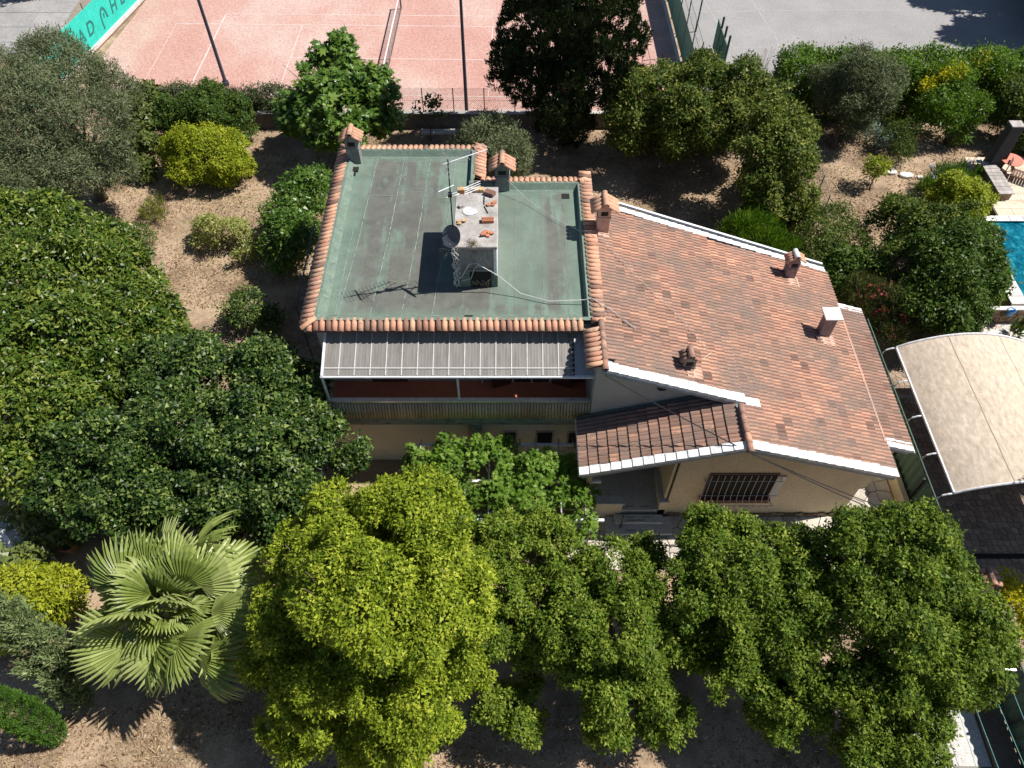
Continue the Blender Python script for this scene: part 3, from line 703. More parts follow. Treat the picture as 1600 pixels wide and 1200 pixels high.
for i in range(30):
    x = 2.98+i*DX
    ys, ye = (15.12, 22.98) if x < 7.6 else (13.22, 22.78)
    if x < 3.2: ys = 15.4
    n = int((ye-ys)/0.31+0.5)
    for j in range(n):
        y = ys+(j+0.5)*(ye-ys)/n
        allt.append((y, x, tint_main(x, y), 'm'))
for i in range(3):
    x = 13.13+i*0.335
    for j in range(21): allt.append((14.33+(j+0.5)*0.312, x, min(0.7, max(0.05, rnd.gauss(0.40,0.12))), 's'))
for i in range(15):
    x = 7.5-i*0.343
    for j in range(6):
        y = 13.22+(j+0.5)*(15.18-13.22)/6
        t = min(0.9, max(0.08, rnd.gauss(0.36,0.12)))
        if rnd.random() < 0.06: t = rnd.uniform(0.7,0.95)
        allt.append((y, x, t, 'l'))
allt.sort(key=lambda a: a[0])
TARR = np.array(TINTS)
for k, (y, x, t, kind) in enumerate(allt):
    if kind == 'l':
        d, org, ac = Vector((-1,0,-0.3245)), Vector((x, y, zl(x)+0.012)), Vector((0,1,0))
    else:
        z0 = zr(x)+0.012+(0.02 if kind == 's' else 0)
        d, org, ac = Vector((1,0,-SL)), Vector((x, y, z0)), Vector((0,1,0))
    if k < 290:
        ms = TMO if kind == 'l' else TM
        me = rnd.choice(ms[int(np.argmin(abs(TARR-t)))])
        place(me, 'roof_tile', rf, org, d, ac, 0.006)
    else:
        ax, ay, az = frame_from(d, ac); j = rnd.uniform(-0.01,0.01); ax = (ax+ay*j).normalized(); ay = az.cross(ax)
        org = org+az*rnd.uniform(0,0.004)
        rest.add([org+ax*p[0]+ay*p[1]+az*p[2] for p in TV], TF, t)
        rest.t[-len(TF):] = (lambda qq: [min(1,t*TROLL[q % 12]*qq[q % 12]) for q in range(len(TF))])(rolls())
rest.build('roof_tile_field', MT['tile'], rf, kind='stuff')
# bed under the left slope and its fascia
hp(MB().add([(2.35,12.95,zl(2.35)-0.02),(7.6,12.95,zl(7.6)-0.03),(7.6,15.2,zl(7.6)-0.03),(2.35,15.2,zl(2.35)-0.02),(2.35,12.95,zl(2.35)-0.17),(7.6,12.95,zl(7.6)-0.17),(7.6,15.2,zl(7.6)-0.17),(2.35,15.2,zl(2.35)-0.17)],
   [(0,1,2,3),(4,7,6,5),(0,4,5,1),(1,5,6,2),(2,6,7,3),(3,7,4,0)]), 'roof_board', MT['fascia'], rf)
# whitewashed verge tiles: folded pieces along the gable edges
def verge(p0, p1, n, wdt=0.3, inward=1, lift=0.035, drop=0.13):
    p0, p1 = Vector(p0), Vector(p1); d = (p1-p0)/n; L = d.length
    for i in range(n):
        a = p0+d*i; dn = d.normalized(); iy = Vector((0,inward,0)); nz = Vector((-dn.z,0,dn.x)) if dn.x > 0 else Vector((dn.z,0,-dn.x))
        l0, l1 = lift+0.003, lift+0.03+rnd.uniform(0,0.008); w2 = wdt+rnd.uniform(-0.02,0.02)
        vs = [a+nz*l0, a+nz*l0+iy*w2, a+dn*L*1.08+nz*l1+iy*w2, a+dn*L*1.08+nz*l1]
        vs += [v-nz*0.03 for v in vs]+[a-nz*drop-iy*0.0+nz*l0, a+dn*L*1.04-nz*drop+nz*l1]
        MB().add(vs, [(0,3,2,1),(1,2,6,5),(2,3,7,6),(0,8,9,3)] if inward*dn.x > 0 else [(0,1,2,3),(1,5,6,2),(2,6,7,3),(0,3,9,8)], rnd.random()).build('verge_tile', MT['whitetile'], rf)
def zv(x): return zr(x)+0.03
verge((3.05,14.86,zv(3.05)),(7.8,14.74,zv(7.8)), 14, 0.36)
verge((7.82,14.66,zv(7.82)+0.02),(8.3,14.66,zv(8.3)+0.02), 1, 0.32)
verge((7.6,12.9,zv(7.6)),(13.1,12.9,zv(13.1)), 16, 0.34)
verge((13.13,14.14,zv(13.13)),(14.16,14.14,zv(14.16)), 3, 0.36)
verge((7.55,12.9,zl(7.55)+0.03),(2.33,12.9,zl(2.33)+0.03), 15, 0.30)
verge((3.75,23.3,zv(3.75)),(13.0,22.95,zv(13.0)), 27, 0.26, -1)
verge((13.1,20.95,zv(13.1)),(14.15,20.95,zv(14.15)), 3, 0.26, -1)
MB().obox((8.4,23.34,zr(8.4)+0.05),[(1,-0.038,-SL),(0.038,1,0),(SL,0,1)],(4.9,0.05,0.05)).build('gutter_bar', MT['white'], rf)
# eave gutters and fascia lines
MB().tube([(13.14,12.95,zr(13.1)+0.0),(13.14,14.3,zr(13.1)+0.0)],0.05,6).build('gutter', MT['fascia'], rf)
MB().tube([(13.1,20.85,zr(13.1)-0.0),(13.1,22.9,zr(13.1)-0.0)],0.045,6).build('gutter', MT['grey'], rf)
MB().tube([(14.22,14.1,zr(14.2)),(14.22,20.95,zr(14.2))],0.05,6).build('gutter', MT['fascia'], rf)
MB().tube([(2.3,12.9,zl(2.3)+0.0),(2.3,15.25,zl(2.3)+0.0)],0.05,6).build('gutter', MT['white'], rf)
MB().box(13.07,13.13,14.3,20.9,zr(13.1)-0.0,zr(13.1)+0.085).build('step_flashing', MT['mortarpink'], rf)
MB().add([(13.0,14.2,zr(13)-0.03),(14.15,14.2,zr(14.15)-0.03),(14.15,20.9,zr(14.15)-0.03),(13.0,20.9,zr(13)-0.03),(13.0,14.2,zr(13)-0.15),(14.15,14.2,zr(14.15)-0.15),(14.15,20.9,zr(14.15)-0.15),(13.0,20.9,zr(13)-0.15)],
   [(0,1,2,3),(4,7,6,5),(0,4,5,1),(1,5,6,2),(2,6,7,3),(3,7,4,0)]).build('roof_board', MT['fascia'], rf)
# deep fascia boards below the front verges
def fascia(p0, p1, h=0.2, th=0.04):
    p0, p1 = Vector(p0), Vector(p1); dn = (p1-p0).normalized(); nz = Vector((-dn.z,0,dn.x)); nz = nz if nz.z > 0 else -nz
    MB().obox((p0+p1)/2-nz*h/2, [dn,(0,1,0),nz], ((p1-p0).length/2, th/2, h/2)).build('fascia', MT['fascia'], rf)
fascia((3.0,14.93,zr(3.0)-0.02),(7.8,14.82,zr(7.8)-0.02)); fascia((7.6,12.95,zr(7.6)-0.02),(13.1,12.95,zr(13.1)-0.02)); fascia((7.6,12.95,zl(7.6)-0.02),(2.33,12.95,zl(2.33)-0.02))
fascia((13.13,14.2,zr(13.13)-0.02),(14.16,14.2,zr(14.16)-0.02))
# ridge over the front gable; dark step flashing along the wall of the left slope
for i in range(5): place(rnd.choice(RID), 'ridge_tile', rf, (7.62+0.0*i,14.62-i*0.37,5.47+0.008*i), (0,-1,0.02), (1,0,0), 0.01, (0.9,1.0,1.0))
for i in range(15):
    x = 7.0-i*0.325
    MB().obox((x,15.19,zl(x)+0.10),[(-1,0,-0.3245),(0,1,0),(-0.3245,0,1)],(0.165,0.02,0.075), rnd.random()).build('step_flashing', plain('slate_flashing',(0.09,0.10,0.11),0.7) if i == 0 else bpy.data.materials['slate_flashing'], rf)
# ---- wing walls
mb = MB()
mb.add([(5.76,13.35,0),(12.5,13.35,0),(12.5,13.35,zr(12.5)-0.2),(7.6,13.35,zr(7.6)-0.2),(5.76,13.35,zl(5.76)-0.2)], [(0,1,2,3,4)])
hp(mb, 'front_wall', MT['wall'])   # pierced below by the window recess, which stands 3 cm proud
mb = MB(); mb.box(12.2,12.5,13.352,22.6,0,3.45); mb.box(6.0,12.2,22.3,22.6,0,3.4); mb.box(13.6,13.85,14.5,20.6,0,3.05); mb.box(12.5,13.6,14.5,14.7,0,3.1); hp(mb, 'side_wall', MT['wall'])
mb = MB(); mb.add([(2.78,15.3,2.6),(7.55,15.3,2.6),(7.55,15.3,zr(7.55)-0.18),(2.78,15.3,zr(2.78)-0.16)], [(0,1,2,3)]); hp(mb, 'gable_wall', MT['wallpale'])
mb = MB(); mb.box(2.7,5.7,15.25,15.3,0,2.7); mb.box(5.6,5.7,13.4,15.28,0,4.5); hp(mb, 'porch_wall', MT['wall'])
hp(MB().box(2.78,3.1,15.42,17.05,2.9,6.5), 'side_wall', MT['wallpale'])
# vent in the gable
mb = MB(); mb.tube([(5.1,15.31,5.55),(5.1,15.26,5.55)], 0.2, 16); hp(mb, 'round_vent', MT['dark'])
# rough stone footing
crz = MB(); g = random.Random(4); xx = 5.8
while xx < 12.5:
    w_ = g.uniform(0.12,0.3); MB().box(xx,xx+w_-0.015,13.28+g.uniform(-0.02,0.01),13.36,0,g.uniform(0.16,0.24),g.random()).build('footing_stone', MT['ruststone'], H); xx += w_
# ---- barred window of the wing
wn = hp(MB().box(6.95,9.3,13.338,13.348,1.55,3.08), 'window', MT['void'])
mb = MB(); mb.box(6.9,6.95,13.31,13.36,1.5,3.12); mb.box(9.3,9.35,13.31,13.36,1.5,3.12); mb.box(6.9,9.35,13.311,13.361,3.08,3.13); mb.build('window_frame', MT['brownwood'], wn)
MB().box(6.85,9.4,13.16,13.37,1.28,1.5).build('window_sill', MT['brownwood'], wn)
gr = MB()
for i in range(11):
    x = 6.98+i*0.23
    gr.tube([(x,13.25,3.1),(x,13.2,2.0),(x,13.13,1.65),(x,12.98,1.45),(x,12.97,1.3),(x,13.1,1.22)],0.012,4)
for y,z in ((13.235,2.75),(13.16,1.85),(13.09,1.22)): gr.tube([(6.75,y,z),(9.55,y,z)],0.014,4)
for xs in (6.8,9.5): gr.tube([(xs,13.34,2.75),(xs,13.22,2.75),(xs,13.1,1.6),(xs,12.98,1.4),(xs,13.1,1.22),(xs,13.34,1.22)],0.014,4)
for i in range(10): gr.tube([(6.98+i*0.23,12.975,1.42),(7.095+i*0.23,12.97,1.3),(7.21+i*0.23,12.975,1.42)],0.009,4)
gr.build('window_grille', MT['grey'], wn)
MB().box(9.33,9.62,13.3,13.34,1.5,2.95).build('shutter', MT['grey'], wn)
# ---- lower windows below the balcony
def small_window(x0, x1, z0, z1):
    w_ = hp(MB().box(x0,x1,15.785,15.797,z0,z1), 'window', MT['glass'])
    mb = MB(); mb.box(x0-0.05,x0+0.02,15.76,15.81,z0-0.05,z1+0.05); mb.box(x1-0.02,x1+0.05,15.76,15.81,z0-0.05,z1+0.05); mb.box(x0,x1,15.761,15.811,z1-0.02,z1+0.05); mb.build('window_frame', MT['greywood'], w_)
    mb = MB()
    for k in range(5): mb.tube([(x0+0.05+(x1-x0-0.1)*k/4,15.7,z0-0.08),(x0+0.05+(x1-x0-0.1)*k/4,15.7,z1+0.06)],0.011,4)
    for z in (z0+0.1,z1-0.1): mb.tube([(x0-0.04,15.7,z),(x1+0.04,15.7,z)],0.011,4)
    mb.build('window_grille', MT['dark'], w_)
small_window(-0.3,0.15,1.05,2.05); small_window(0.95,1.55,1.05,2.05); small_window(2.15,2.6,1.0,2.0)
# ---- balcony
fl = hp(MB().box(-6.6,2.95,15.55,17.1,3.3,3.5), 'balcony', MT['terracotta_floor'])
MB().box(-6.65,3.1,15.42,15.55,3.22,3.48).build('balcony_edge', MT['mould'], fl)
MB().box(-6.65,3.1,15.5,15.8,2.95,3.22).build('balcony_beam', MT['mould'], fl)
# tiled coping skirt hanging on the outside of the balcony wall
mb = MB(); mb.box(-6.5,3.0,15.5,15.58,3.48,4.45); mb.build('balcony_wall', MT['wallpale'], fl)
SK = [canal_mesh('balcony_slat', 0.78, 0.052, 0.05, t, M('mossy_slat', [(0.3,(0.46,0.29,0.18)),(0.5,(0.55,0.42,0.26)),(0.7,(0.54,0.47,0.33))], 1.1, 0.85, 0.3, 20, tint=0.3) if k == 0 else bpy.data.materials['mossy_slat'], 5) for k, t in enumerate((0.3,0.45,0.55,0.7))]
for i in range(88):
    place(rnd.choice(SK), 'balcony_slat', fl, (-6.4+i*0.1075,15.48,4.38), (0,-0.16,-1), (1,0,0), 0.004)
MB().box(-6.5,2.95,15.40,15.56,4.47,4.56).build('handrail', MT['alu'], fl)
for x in (-6.4,-1.84,2.8): MB().box(x-0.035,x+0.035,15.45,15.52,4.56,5.83).build('post', MT['white'], fl)
MB().box(2.72,2.8,15.5,17.0,4.47,4.56).build('handrail', MT['alu'], fl); MB().box(2.74,2.8,15.5,17.0,3.5,4.47).build('balcony_wall', MT['wallpale'], fl)
MB().tube([(-1.05,15.95,3.5),(-1.05,15.95,3.52)],0.09,10).build('drain_opening', MT['grey'], fl)
MB().tube([(-1.1,17.02,3.5),(-1.1,17.02,6.5)],0.05,8).build('downpipe', MT['white'], fl)
# wire loops of the old washing line bracket at the balcony end
mb = MB()
for k in range(3): mb.tube([(2.9,15.4,4.3-k*0.25),(3.25,15.3,4.25-k*0.25),(3.3,15.3,4.05-k*0.25),(2.95,15.4,4.0-k*0.25)],0.012,4)
mb.build('line_bracket', MT['dark'], fl)
# glazed doors and brown shutters behind the balcony
dr = hp(MB().box(0.0,1.45,17.06,17.09,3.5,5.75), 'balcony_door', MT['glass']); mb = MB()
for x in (0.0,0.7,1.39): mb.box(x,x+0.07,17.03,17.095,3.5,5.8)
mb.box(0,1.46,17.031,17.094,5.74,5.82); mb.build('door_frame', MT['white'], dr)
for x0, ang in ((-0.04, -1), (1.5, 1)):
    mb = MB(); mb.obox((x0+ang*0.33,16.86,4.62),[(1,-0.35*ang,0),(0.35*ang,1,0),(0,0,1)],(0.36,0.02,1.08)); mb.build('shutter', MT['brownwood'], dr)
hp(MB().box(-5.2,-3.9,17.06,17.09,3.5,5.7), 'balcony_door', MT['brownwood'])
hp(MB().box(2.05,2.7,17.04,17.09,3.5,5.7), 'balcony_door', MT['brownwood'])
# pier and pipe of the lower wall
hp(MB().box(-1.5,-1.12,15.55,15.8,0,2.95), 'pier', MT['mould']); hp(MB().tube([(-1.66,15.7,0),(-1.66,15.7,2.95)],0.04,6), 'downpipe', MT['wall'])
# ---- translucent lean-to roof over the balcony
ln = hp(MB().box(-6.45,2.82,15.44,15.53,5.80,5.88), 'veranda_roof', MT['white'])
NP = 16; w_ = (2.1+6.37)/NP
zf, zb, yf, yb = 5.895, 6.43, 15.50, 17.06
for i in range(NP):
    x0 = -6.37+i*w_
    if i == NP-1: w1 = w_*0.9
    else: w1 = w_
    mb = MB(); c = 10
    vs = []
    for k in range(c+1):
        x = x0+w1*k/c; dz = 0.006*math.sin(k*math.pi)
        vs += [(x,yf,zf+0.003*(k%2)),(x,yb,zb+0.003*(k%2))]
    mb.add(vs, [(2*k,2*k+2,2*k+3,2*k+1) for k in range(c)], 0.5); mb.build('roof_panel', MT['poly'], ln)
    d = Vector((0,yb-yf,zb-zf)).normalized()
    MB().obox((x0,(yf+yb)/2,(zf+zb)/2+0.012),[(1,0,0),d,Vector((1,0,0)).cross(d)],(0.018,(yb-yf)/2/d.y,0.012)).build('glazing_bar', MT['bar'], ln)
MB().box(-6.42,2.1,15.72,15.76,5.99,6.01).build('cross_bar', MT['bar'], ln)
MB().obox((-6.39,16.28,6.15),[(1,0,0),(0,yb-yf,zb-zf),(0,-(zb-zf),yb-yf)],(0.04,0.83,0.05)).build('end_rafter', MT['white'], ln)
mb = MB()
for k in range(9):
    t0 = k/9; y = yf+(yb-yf)*t0; z = zf+(zb-zf)*t0; mb.tube([(2.06,y+0.05,z+0.012),(2.02,y+0.11,z+0.05)],0.075,8)
mb.build('torn_edge', MT['poly'], ln)
MB().add([(2.12,15.5,5.86),(2.78,15.5,5.86),(2.78,17.05,6.36),(2.12,17.05,6.36)],[(0,1,2,3)]).build('gutter_tray', MT['grey'], ln)
MB().box(2.72,2.8,15.53,17.05,5.80,5.87).build('end_rafter', MT['white'], ln)
# ---- porch and steps
pf = hp(MB().box(2.75,5.74,13.3,15.25,0,0.5), 'porch_floor', MT['slab'])
hp(MB().box(3.1,4.1,13.25,13.5,0,1.05), 'porch_wall', MT['wall']); hp(MB().box(3.05,4.15,13.2,13.55,1.05,1.15), 'wall_cap', MT['slab'])
hp(MB().box(5.48,5.75,13.3,14.6,0,1.1), 'porch_wall', MT['wall']); hp(MB().box(5.42,5.8,13.25,14.65,1.1,1.18), 'wall_cap', MT['slab'])
hp(MB().box(5.755,5.82,13.31,13.4,0,4.0), 'wall_band', MT['wall'])
hp(MB().box(2.62,2.8,13.2,13.4,0,3.5), 'pier', MT['wall'])
hp(MB().box(4.55,5.3,15.2,15.245,0.5,2.6), 'front_door', MT['brownwood'])
sp = hp(MB().box(3.5,5.98,12.47,13.2,0.0,0.17), 'entrance_step', MT['slab'], bevel=0.015)
hp(MB().box(3.85,5.65,12.85,13.2,0.17,0.34), 'entrance_step', MT['slab'], bevel=0.015)
for x0,x1,y,z in ((4.25,4.6,12.62,0.171),(4.8,5.05,12.62,0.171),(4.3,4.6,13.08,0.341),(4.95,5.2,13.08,0.341),(4.3,4.95,12.95,0.341),(4.3,4.6,13.45,0.501),(4.85,5.15,13.45,0.501)):
    MB().box(x0,x1,y-0.012,y+0.012,z,z+0.004).build('anti_slip_strip', MT['dark'], sp)
hp(MB().box(4.03,4.09,12.7,12.76,0.17,1.1), 'handrail_post', MT['dark'])
# ---- lean-to awning on the left wall
aw = hp(MB().box(-7.9,-6.76,19.3,22.7,4.86,4.9), 'side_awning', MT['navy'])
for i in range(11): place(rnd.choice([canal_mesh('awning_tile',0.95,0.16,0.15,0.3,MT['navy'])]), 'awning_tile', aw, (-7.0,19.45+i*0.31,5.02), (-1,0,-0.2), (0,1,0), 0.004)
MB().tube([(-7.95,19.0,0),(-7.95,19.0,5.5),(-7.95,23.5,5.6)],0.03,5).build('drain_pipe', MT['navy'], aw)

# ---- block on the flat roof with its pebbled slab
bk = hp(MB().box(-1.86,-0.55,18.82,21.75,RZ,8.56), 'chimney_block', MT['greyrender'])
sb = MB().box(-1.98,-0.49,18.74,21.86,8.56,8.70).build('top_slab', MT['concrete'], bk, bevel=0.02)
MB().box(-0.62,-0.52,18.80,21.76,RZ,8.555).build('white_side', MT['white'], bk)
MB().box(-1.9,-0.5,18.79,18.83,RZ,7.3).build('green_skirt', MT['greenpaint'], bk); MB().box(-1.88,-0.52,18.808,18.82,7.9,8.5).build('dark_stain', MT['greyrender'], bk)
MB().box(-1.45,-0.72,18.775,18.84,RZ+0.02,7.55).build('flue_opening', MT['void'], bk)
MB().box(-1.5,-0.68,18.76,18.85,7.55,7.62).build('lintel', MT['greyrender'], bk)
tw = MB(); g = random.Random(3)
for k in range(40):
    x = g.uniform(-1.4,-0.76); p = Vector((x,18.74+g.uniform(-0.02,0.04),RZ+0.03+g.uniform(0,0.25)))
    tw.tube([p,p+Vector((g.uniform(-0.2,0.2),g.uniform(-0.05,0.03),g.uniform(0.03,0.2)))],0.008,3)
tag(tw.build('twig_pile', MT['twig']), 'pile of dry twigs stuffed into the dark flue opening of the roof block', 'twigs')
# ---- small chimneys with tiled hats
def chimney(x, y, z0, z1, sx, sy, mat, capw, capl, ridge=None, tilem=CAN, slot=True, rows=4, flash=True, tint=(0.5,0.97), label=None, hip=0.36):
    c = hp(MB().box(x-sx/2,x+sx/2,y-sy/2,y+sy/2,z0,z1), 'chimney', mat)
    if label: c['label'] = label
    MB().box(x-sx/2-0.03,x+sx/2+0.03,y-sy/2-0.03,y+sy/2+0.03,z1-0.34,z1-0.30).build('chimney_band', mat, c)
    hz = z1+capw*hip
    MB().add([(x-sx/2-0.02,y-sy/2,z1),(x+sx/2+0.02,y-sy/2,z1),(x,y-sy/2,hz-0.04),(x-sx/2-0.02,y+sy/2,z1),(x+sx/2+0.02,y+sy/2,z1),(x,y+sy/2,hz-0.04)], [(0,1,2),(3,5,4),(0,3,4,1),(0,2,5,3),(1,4,5,2)]).build('cap_gable', mat, c)
    if slot: MB().box(x-sx*0.28,x+sx*0.28,y-sy/2-0.012,y-sy/2+0.01,z1-0.22,z1-0.03).build('smoke_opening', MT['void'], c)
    n = rows; 
    for side in (-1,1):
        for i in range(n):
            yy = y-capl/2+(i+0.5)*capl/n
            k = rnd.choice([q for q, t in enumerate(TINTS) if tint[0] <= t <= tint[1]])
            place(tilem[k], 'cap_tile', c, (x+side*0.03,yy,hz), (side,0,-hip*1.9), (0,1,0), 0.006, (capw/2/0.43, capl/n/0.205, 0.8))
    place(ridge or RID[4], 'cap_ridge_tile', c, (x,y+capl/2+0.01,hz+0.03), (0,-1,0), (1,0,0), 0.003, (capl/0.47,1.0,1.0))
    return c
chimney(-6.42,26.0,RZ-0.3,7.82,0.52,0.5,MT['greyrender'],0.85,0.72,label='grey rendered chimney with orange tiled hat at the back left roof corner')
chimney(-0.38,24.25,RZ-0.3,7.78,0.55,0.5,MT['greyrender'],0.95,0.8,label='grey chimney with broad orange tiled hat in the notch of the flat roof')
chimney(3.38,21.75,6.5,7.85,0.45,0.42,MT['mortarpink'],0.95,0.8,label='pinkish chimney with wide orange tiled hat beside the flat roof')
c4_ = chimney(11.2,21.95,zr(11.2)-0.2,5.05,0.42,0.4,plain('mauve_render',(0.24,0.19,0.19),0.8,var=0.25),0.72,0.5,ridge=canal_mesh('cap_ridge_tile',0.48,0.12,0.1,0.5,MT['whitetile']),label='slim mauve chimney with orange hat and white ridge tile',tint=(0.7,0.97))
chimney(5.94,15.9,zr(5.94)-0.2,zr(5.94)+0.42,0.42,0.36,plain('mossy_render',(0.22,0.20,0.17),0.9,var=0.3),0.62,0.5,ridge=RID[0],rows=3,label='stubby brown chimney with weathered tiled hat near the front verge',tint=(0.1,0.32))
c5 = hp(MB().box(11.72,12.16,18.85,19.2,zr(11.9)-0.3,5.02), 'chimney', bpy.data.materials['mauve_render']); c5['label'] = 'tall mauve chimney with flat white slab on top'
MB().box(11.62,12.28,18.70,19.35,5.06,5.12).build('cap_slab', MT['coping'], c5, bevel=0.01)
mb = MB()
for dx in (11.76,12.1):
    for dy in (18.88,19.15): mb.box(dx-0.04,dx+0.04,dy-0.03,dy+0.03,5.0,5.06)
mb.build('cap_foot', MT['greyrender'], c5)
for (x, y, a, b) in ((11.3,21.6,0.5,0.5),(12.05,18.72,0.62,0.55),(6.15,15.62,0.55,0.5),(3.4,21.45,0.5,0.35)):
    s = MB(); z = zr(x)+0.065
    s.add([(x-a/2,y-b/2,z+SL*a/2),(x+a/2,y-b/2,z-SL*a/2),(x+a/2,y+b/2,z-SL*a/2),(x-a/2,y+b/2,z+SL*a/2)],[(0,1,2,3)]); s.build('mortar_flashing', MT['mortarpink'], rf)
# ================================================================ things on the roof
# antenna mast with two aerials and a dish
an = thing('antenna_mast', 'tall dark antenna mast with two aerials and a grey dish beside the roof block', 'antenna', (-1.95,19.0,RZ))
MB().tube([(0,0,0),(0.01,0.0,2.6),(0.02,0.01,5.25)],[0.03,0.026,0.02],6).build('mast', MT['dark'], an)
def yagi(base, d, L, n, el, refl, name):
    d = Vector(d).normalized(); b = Vector(base); ac = d.cross(Vector((0,0,1))).normalized(); up = ac.cross(d)
    mb = MB(); mb.tube([b-d*0.15,b+d*L],0.014,4)
    for i in range(n):
        p = b+d*(0.25+(L-0.3)*i/(n-1)); e = el*(1-0.35*i/n); mb.tube([p-ac*e,p+ac*e],0.009,4)
    if refl:
        for s in (-1,1):
            for k in range(4):
                q = b+d*0.05+up*s*(0.06+k*0.1)-d*0.05*k; mb.tube([q-ac*0.28,q+ac*0.28],0.009,4)
            mb.tube([b+d*0.05,b+up*s*0.4-d*0.12],0.012,4)
    mb.build(name, MT['alu'], an)
yagi((0.02,0.0,5.1),(0.75,0.42,0.0),1.35,9,0.24,True,'aerial')
yagi((0.02,0.0,4.2),(-0.55,-0.45,0.05),0.5,3,0.3,False,'aerial_arm')
b = Vector((0.35,0.12,3.95)); mb = MB(); mb.tube([(0,0,3.9),(0.35,0.12,3.95)],0.014,4)
for k in range(4): mb.tube([b+Vector((0.05,-0.05,-0.12+k*0.08)),b+Vector((0.6,0.26,-0.10+k*0.09))],0.014,4)
mb.tube([(-0.1,-0.1,3.85),(0.35,0.45,3.6)],0.012,4); mb.tube([(0.6,0.24,3.7),(0.62,0.26,4.2)],0.016,4); mb.build('panel_aerial', MT['plastic_white'], an)
MB().box(0.3,0.46,0.04,0.2,3.88,4.04).build('amplifier_box', MT['orange'], an)
MB().box(-0.06,0.07,-0.05,0.06,3.82,3.96).build('mast_clamp', MT['dark'], an)
# dish: shallow bowl
mb = MB(); nr, ns = 5, 20; vs = []; fs = []
for i in range(nr+1):
    r = 0.36*i/nr; h = 0.45*r*r
    for j in range(ns): vs.append((r*math.cos(2*math.pi*j/ns), r*math.sin(2*math.pi*j/ns)*1.05, h))
for i in range(nr):
    for j in range(ns): fs.append((i*ns+j, i*ns+(j+1)%ns, (i+1)*ns+(j+1)%ns, (i+1)*ns+j))
mb.add(vs, fs); vs2 = [(x,y,z-0.012) for x,y,z in vs]; mb.add(vs2, [tuple(reversed(f)) for f in fs])
ds = mb.build('dish', MT['dish'], an, (-0.02,-0.16,2.32), smooth=True); ds.rotation_euler = Vector((-0.45,-0.6,0.5)).to_track_quat('Z','Y').to_euler()
MB().tube([(0,0,-0.02),(0.0,0.2,-0.28),(0.0,0.05,-0.1)],0.016,5).build('dish_arm', MT['dark'], ds)
# cable bundle at the mast foot
mb = MB(); g = random.Random(12)
for k in range(7):
    P = [(g.uniform(-0.12,0.16),-0.12+g.uniform(-0.05,0.02),2.1-0.22*i+g.uniform(-0.05,0.05)) for i in range(10)]; mb.tube(P,0.011,4)
tag(mb.build('cable_bundle', MT['cable_white'], None, (-1.93,18.82,RZ)), 'tangle of pale cables hanging down the front left edge of the roof block', 'cable')
def wire(name, pts, r, mat, label, cat='cable', sag=0.0, n=14, group=None):
    P = [];
    for a, b in zip(pts, pts[1:]):
        for i in range(n): 
            t = i/n; P.append((a[0]+(b[0]-a[0])*t, a[1]+(b[1]-a[1])*t, a[2]+(b[2]-a[2])*t-sag*4*t*(1-t)))
    P.append(pts[-1]); return tag(MB().tube(P, r, 4).build(name, mat), label, cat, group)
wire('roof_cable', [(-1.75,18.72,7.3),(-1.45,18.70,7.95),(-1.2,18.68,8.0),(-0.45,18.6,7.5),(0.3,18.3,6.95),(1.3,17.98,6.9),(2.5,17.95,7.0),(2.72,17.95,7.08),(3.3,17.6,6.98),(4.2,16.9,6.68)], 0.015, MT['cable_white'], 'thick white cable draped from the roof block across the green roof to the tiles', n=5)
wire('roof_cable', [(-0.2,24.0,7.35),(0.6,23.3,6.95),(1.6,22.3,6.9),(2.5,21.5,6.97),(2.75,21.3,7.1),(3.4,20.9,7.0),(4.6,19.4,6.55),(6.0,17.9,6.08),(6.6,17.0,5.9),(6.9,16.6,5.78),(6.5,16.2,5.9)], 0.008, MT['cable_white'], 'thin pale cable running from the notch chimney over the parapet and down the tiles', n=5)
wire('roof_cable', [(2.7,17.9,7.1),(3.4,17.4,6.98),(5.2,16.6,6.4),(6.3,16.9,6.0)], 0.007, MT['cable_black'], 'thin dark cable lying on the tiles near the front gable', n=5)
wire('overhead_wire', [(3.0,14.85,6.75),(7.65,12.88,5.25),(12.6,11.9,2.9)], 0.022, MT['cable_black'], 'black wire strung from the house corner to the front gable and on towards the path', n=10, sag=0.06)
wire('overhead_wire', [(7.72,12.86,5.2),(12.45,12.05,3.1)], 0.022, MT['cable_black'], 'black wire running from the front gable peak down past the barred window', n=10, sag=0.05)
wire('hanging_cable', [(-1.1,18.70,7.95),(-1.3,18.72,7.7),(-1.42,18.70,7.25),(-1.75,18.70,7.15)], 0.01, MT['cable_white'], 'short loop of pale cable against the shaded front of the roof block', n=6)
# bricks and pieces lying on the slab
ST = 8.705
def hollow_brick(x, y, rz, L, W, Hh, holes, label, dark=False):
    o = thing('brick', label, 'brick', (x,y,ST), rz, 'bricks lying on the roof slab')
    m = MT['brick_dark'] if dark else MT['brick']
    body = MB().box(-L/2,L/2,-W/2,W/2,0,Hh).build('body', m, o, bevel=0.006)
    for i in range(holes):
        xx = -L/2+(i+0.5)*L/holes; MB().box(xx-L/holes*0.36,xx+L/holes*0.36,-W*0.32,W*0.32,Hh-0.001,Hh+0.003).build('hole', MT['brick_hole'], o)
    return o
MT['brick'] = M('fired_brick', [(0.3,(0.40,0.15,0.08)),(0.7,(0.52,0.22,0.12))], 6, 0.9, 0.3, 30)
MT['brick_pale'] = M('pale_brick', [(0.3,(0.50,0.30,0.15)),(0.7,(0.60,0.38,0.20))], 6, 0.9, 0.3, 30)
MT['brick_dark'] = M('dark_brick', [(0.3,(0.13,0.08,0.07)),(0.7,(0.24,0.15,0.13))], 6, 0.9, 0.3, 30)
MT['brick_hole'] = plain('brick_hole', (0.20,0.08,0.045), 0.9)
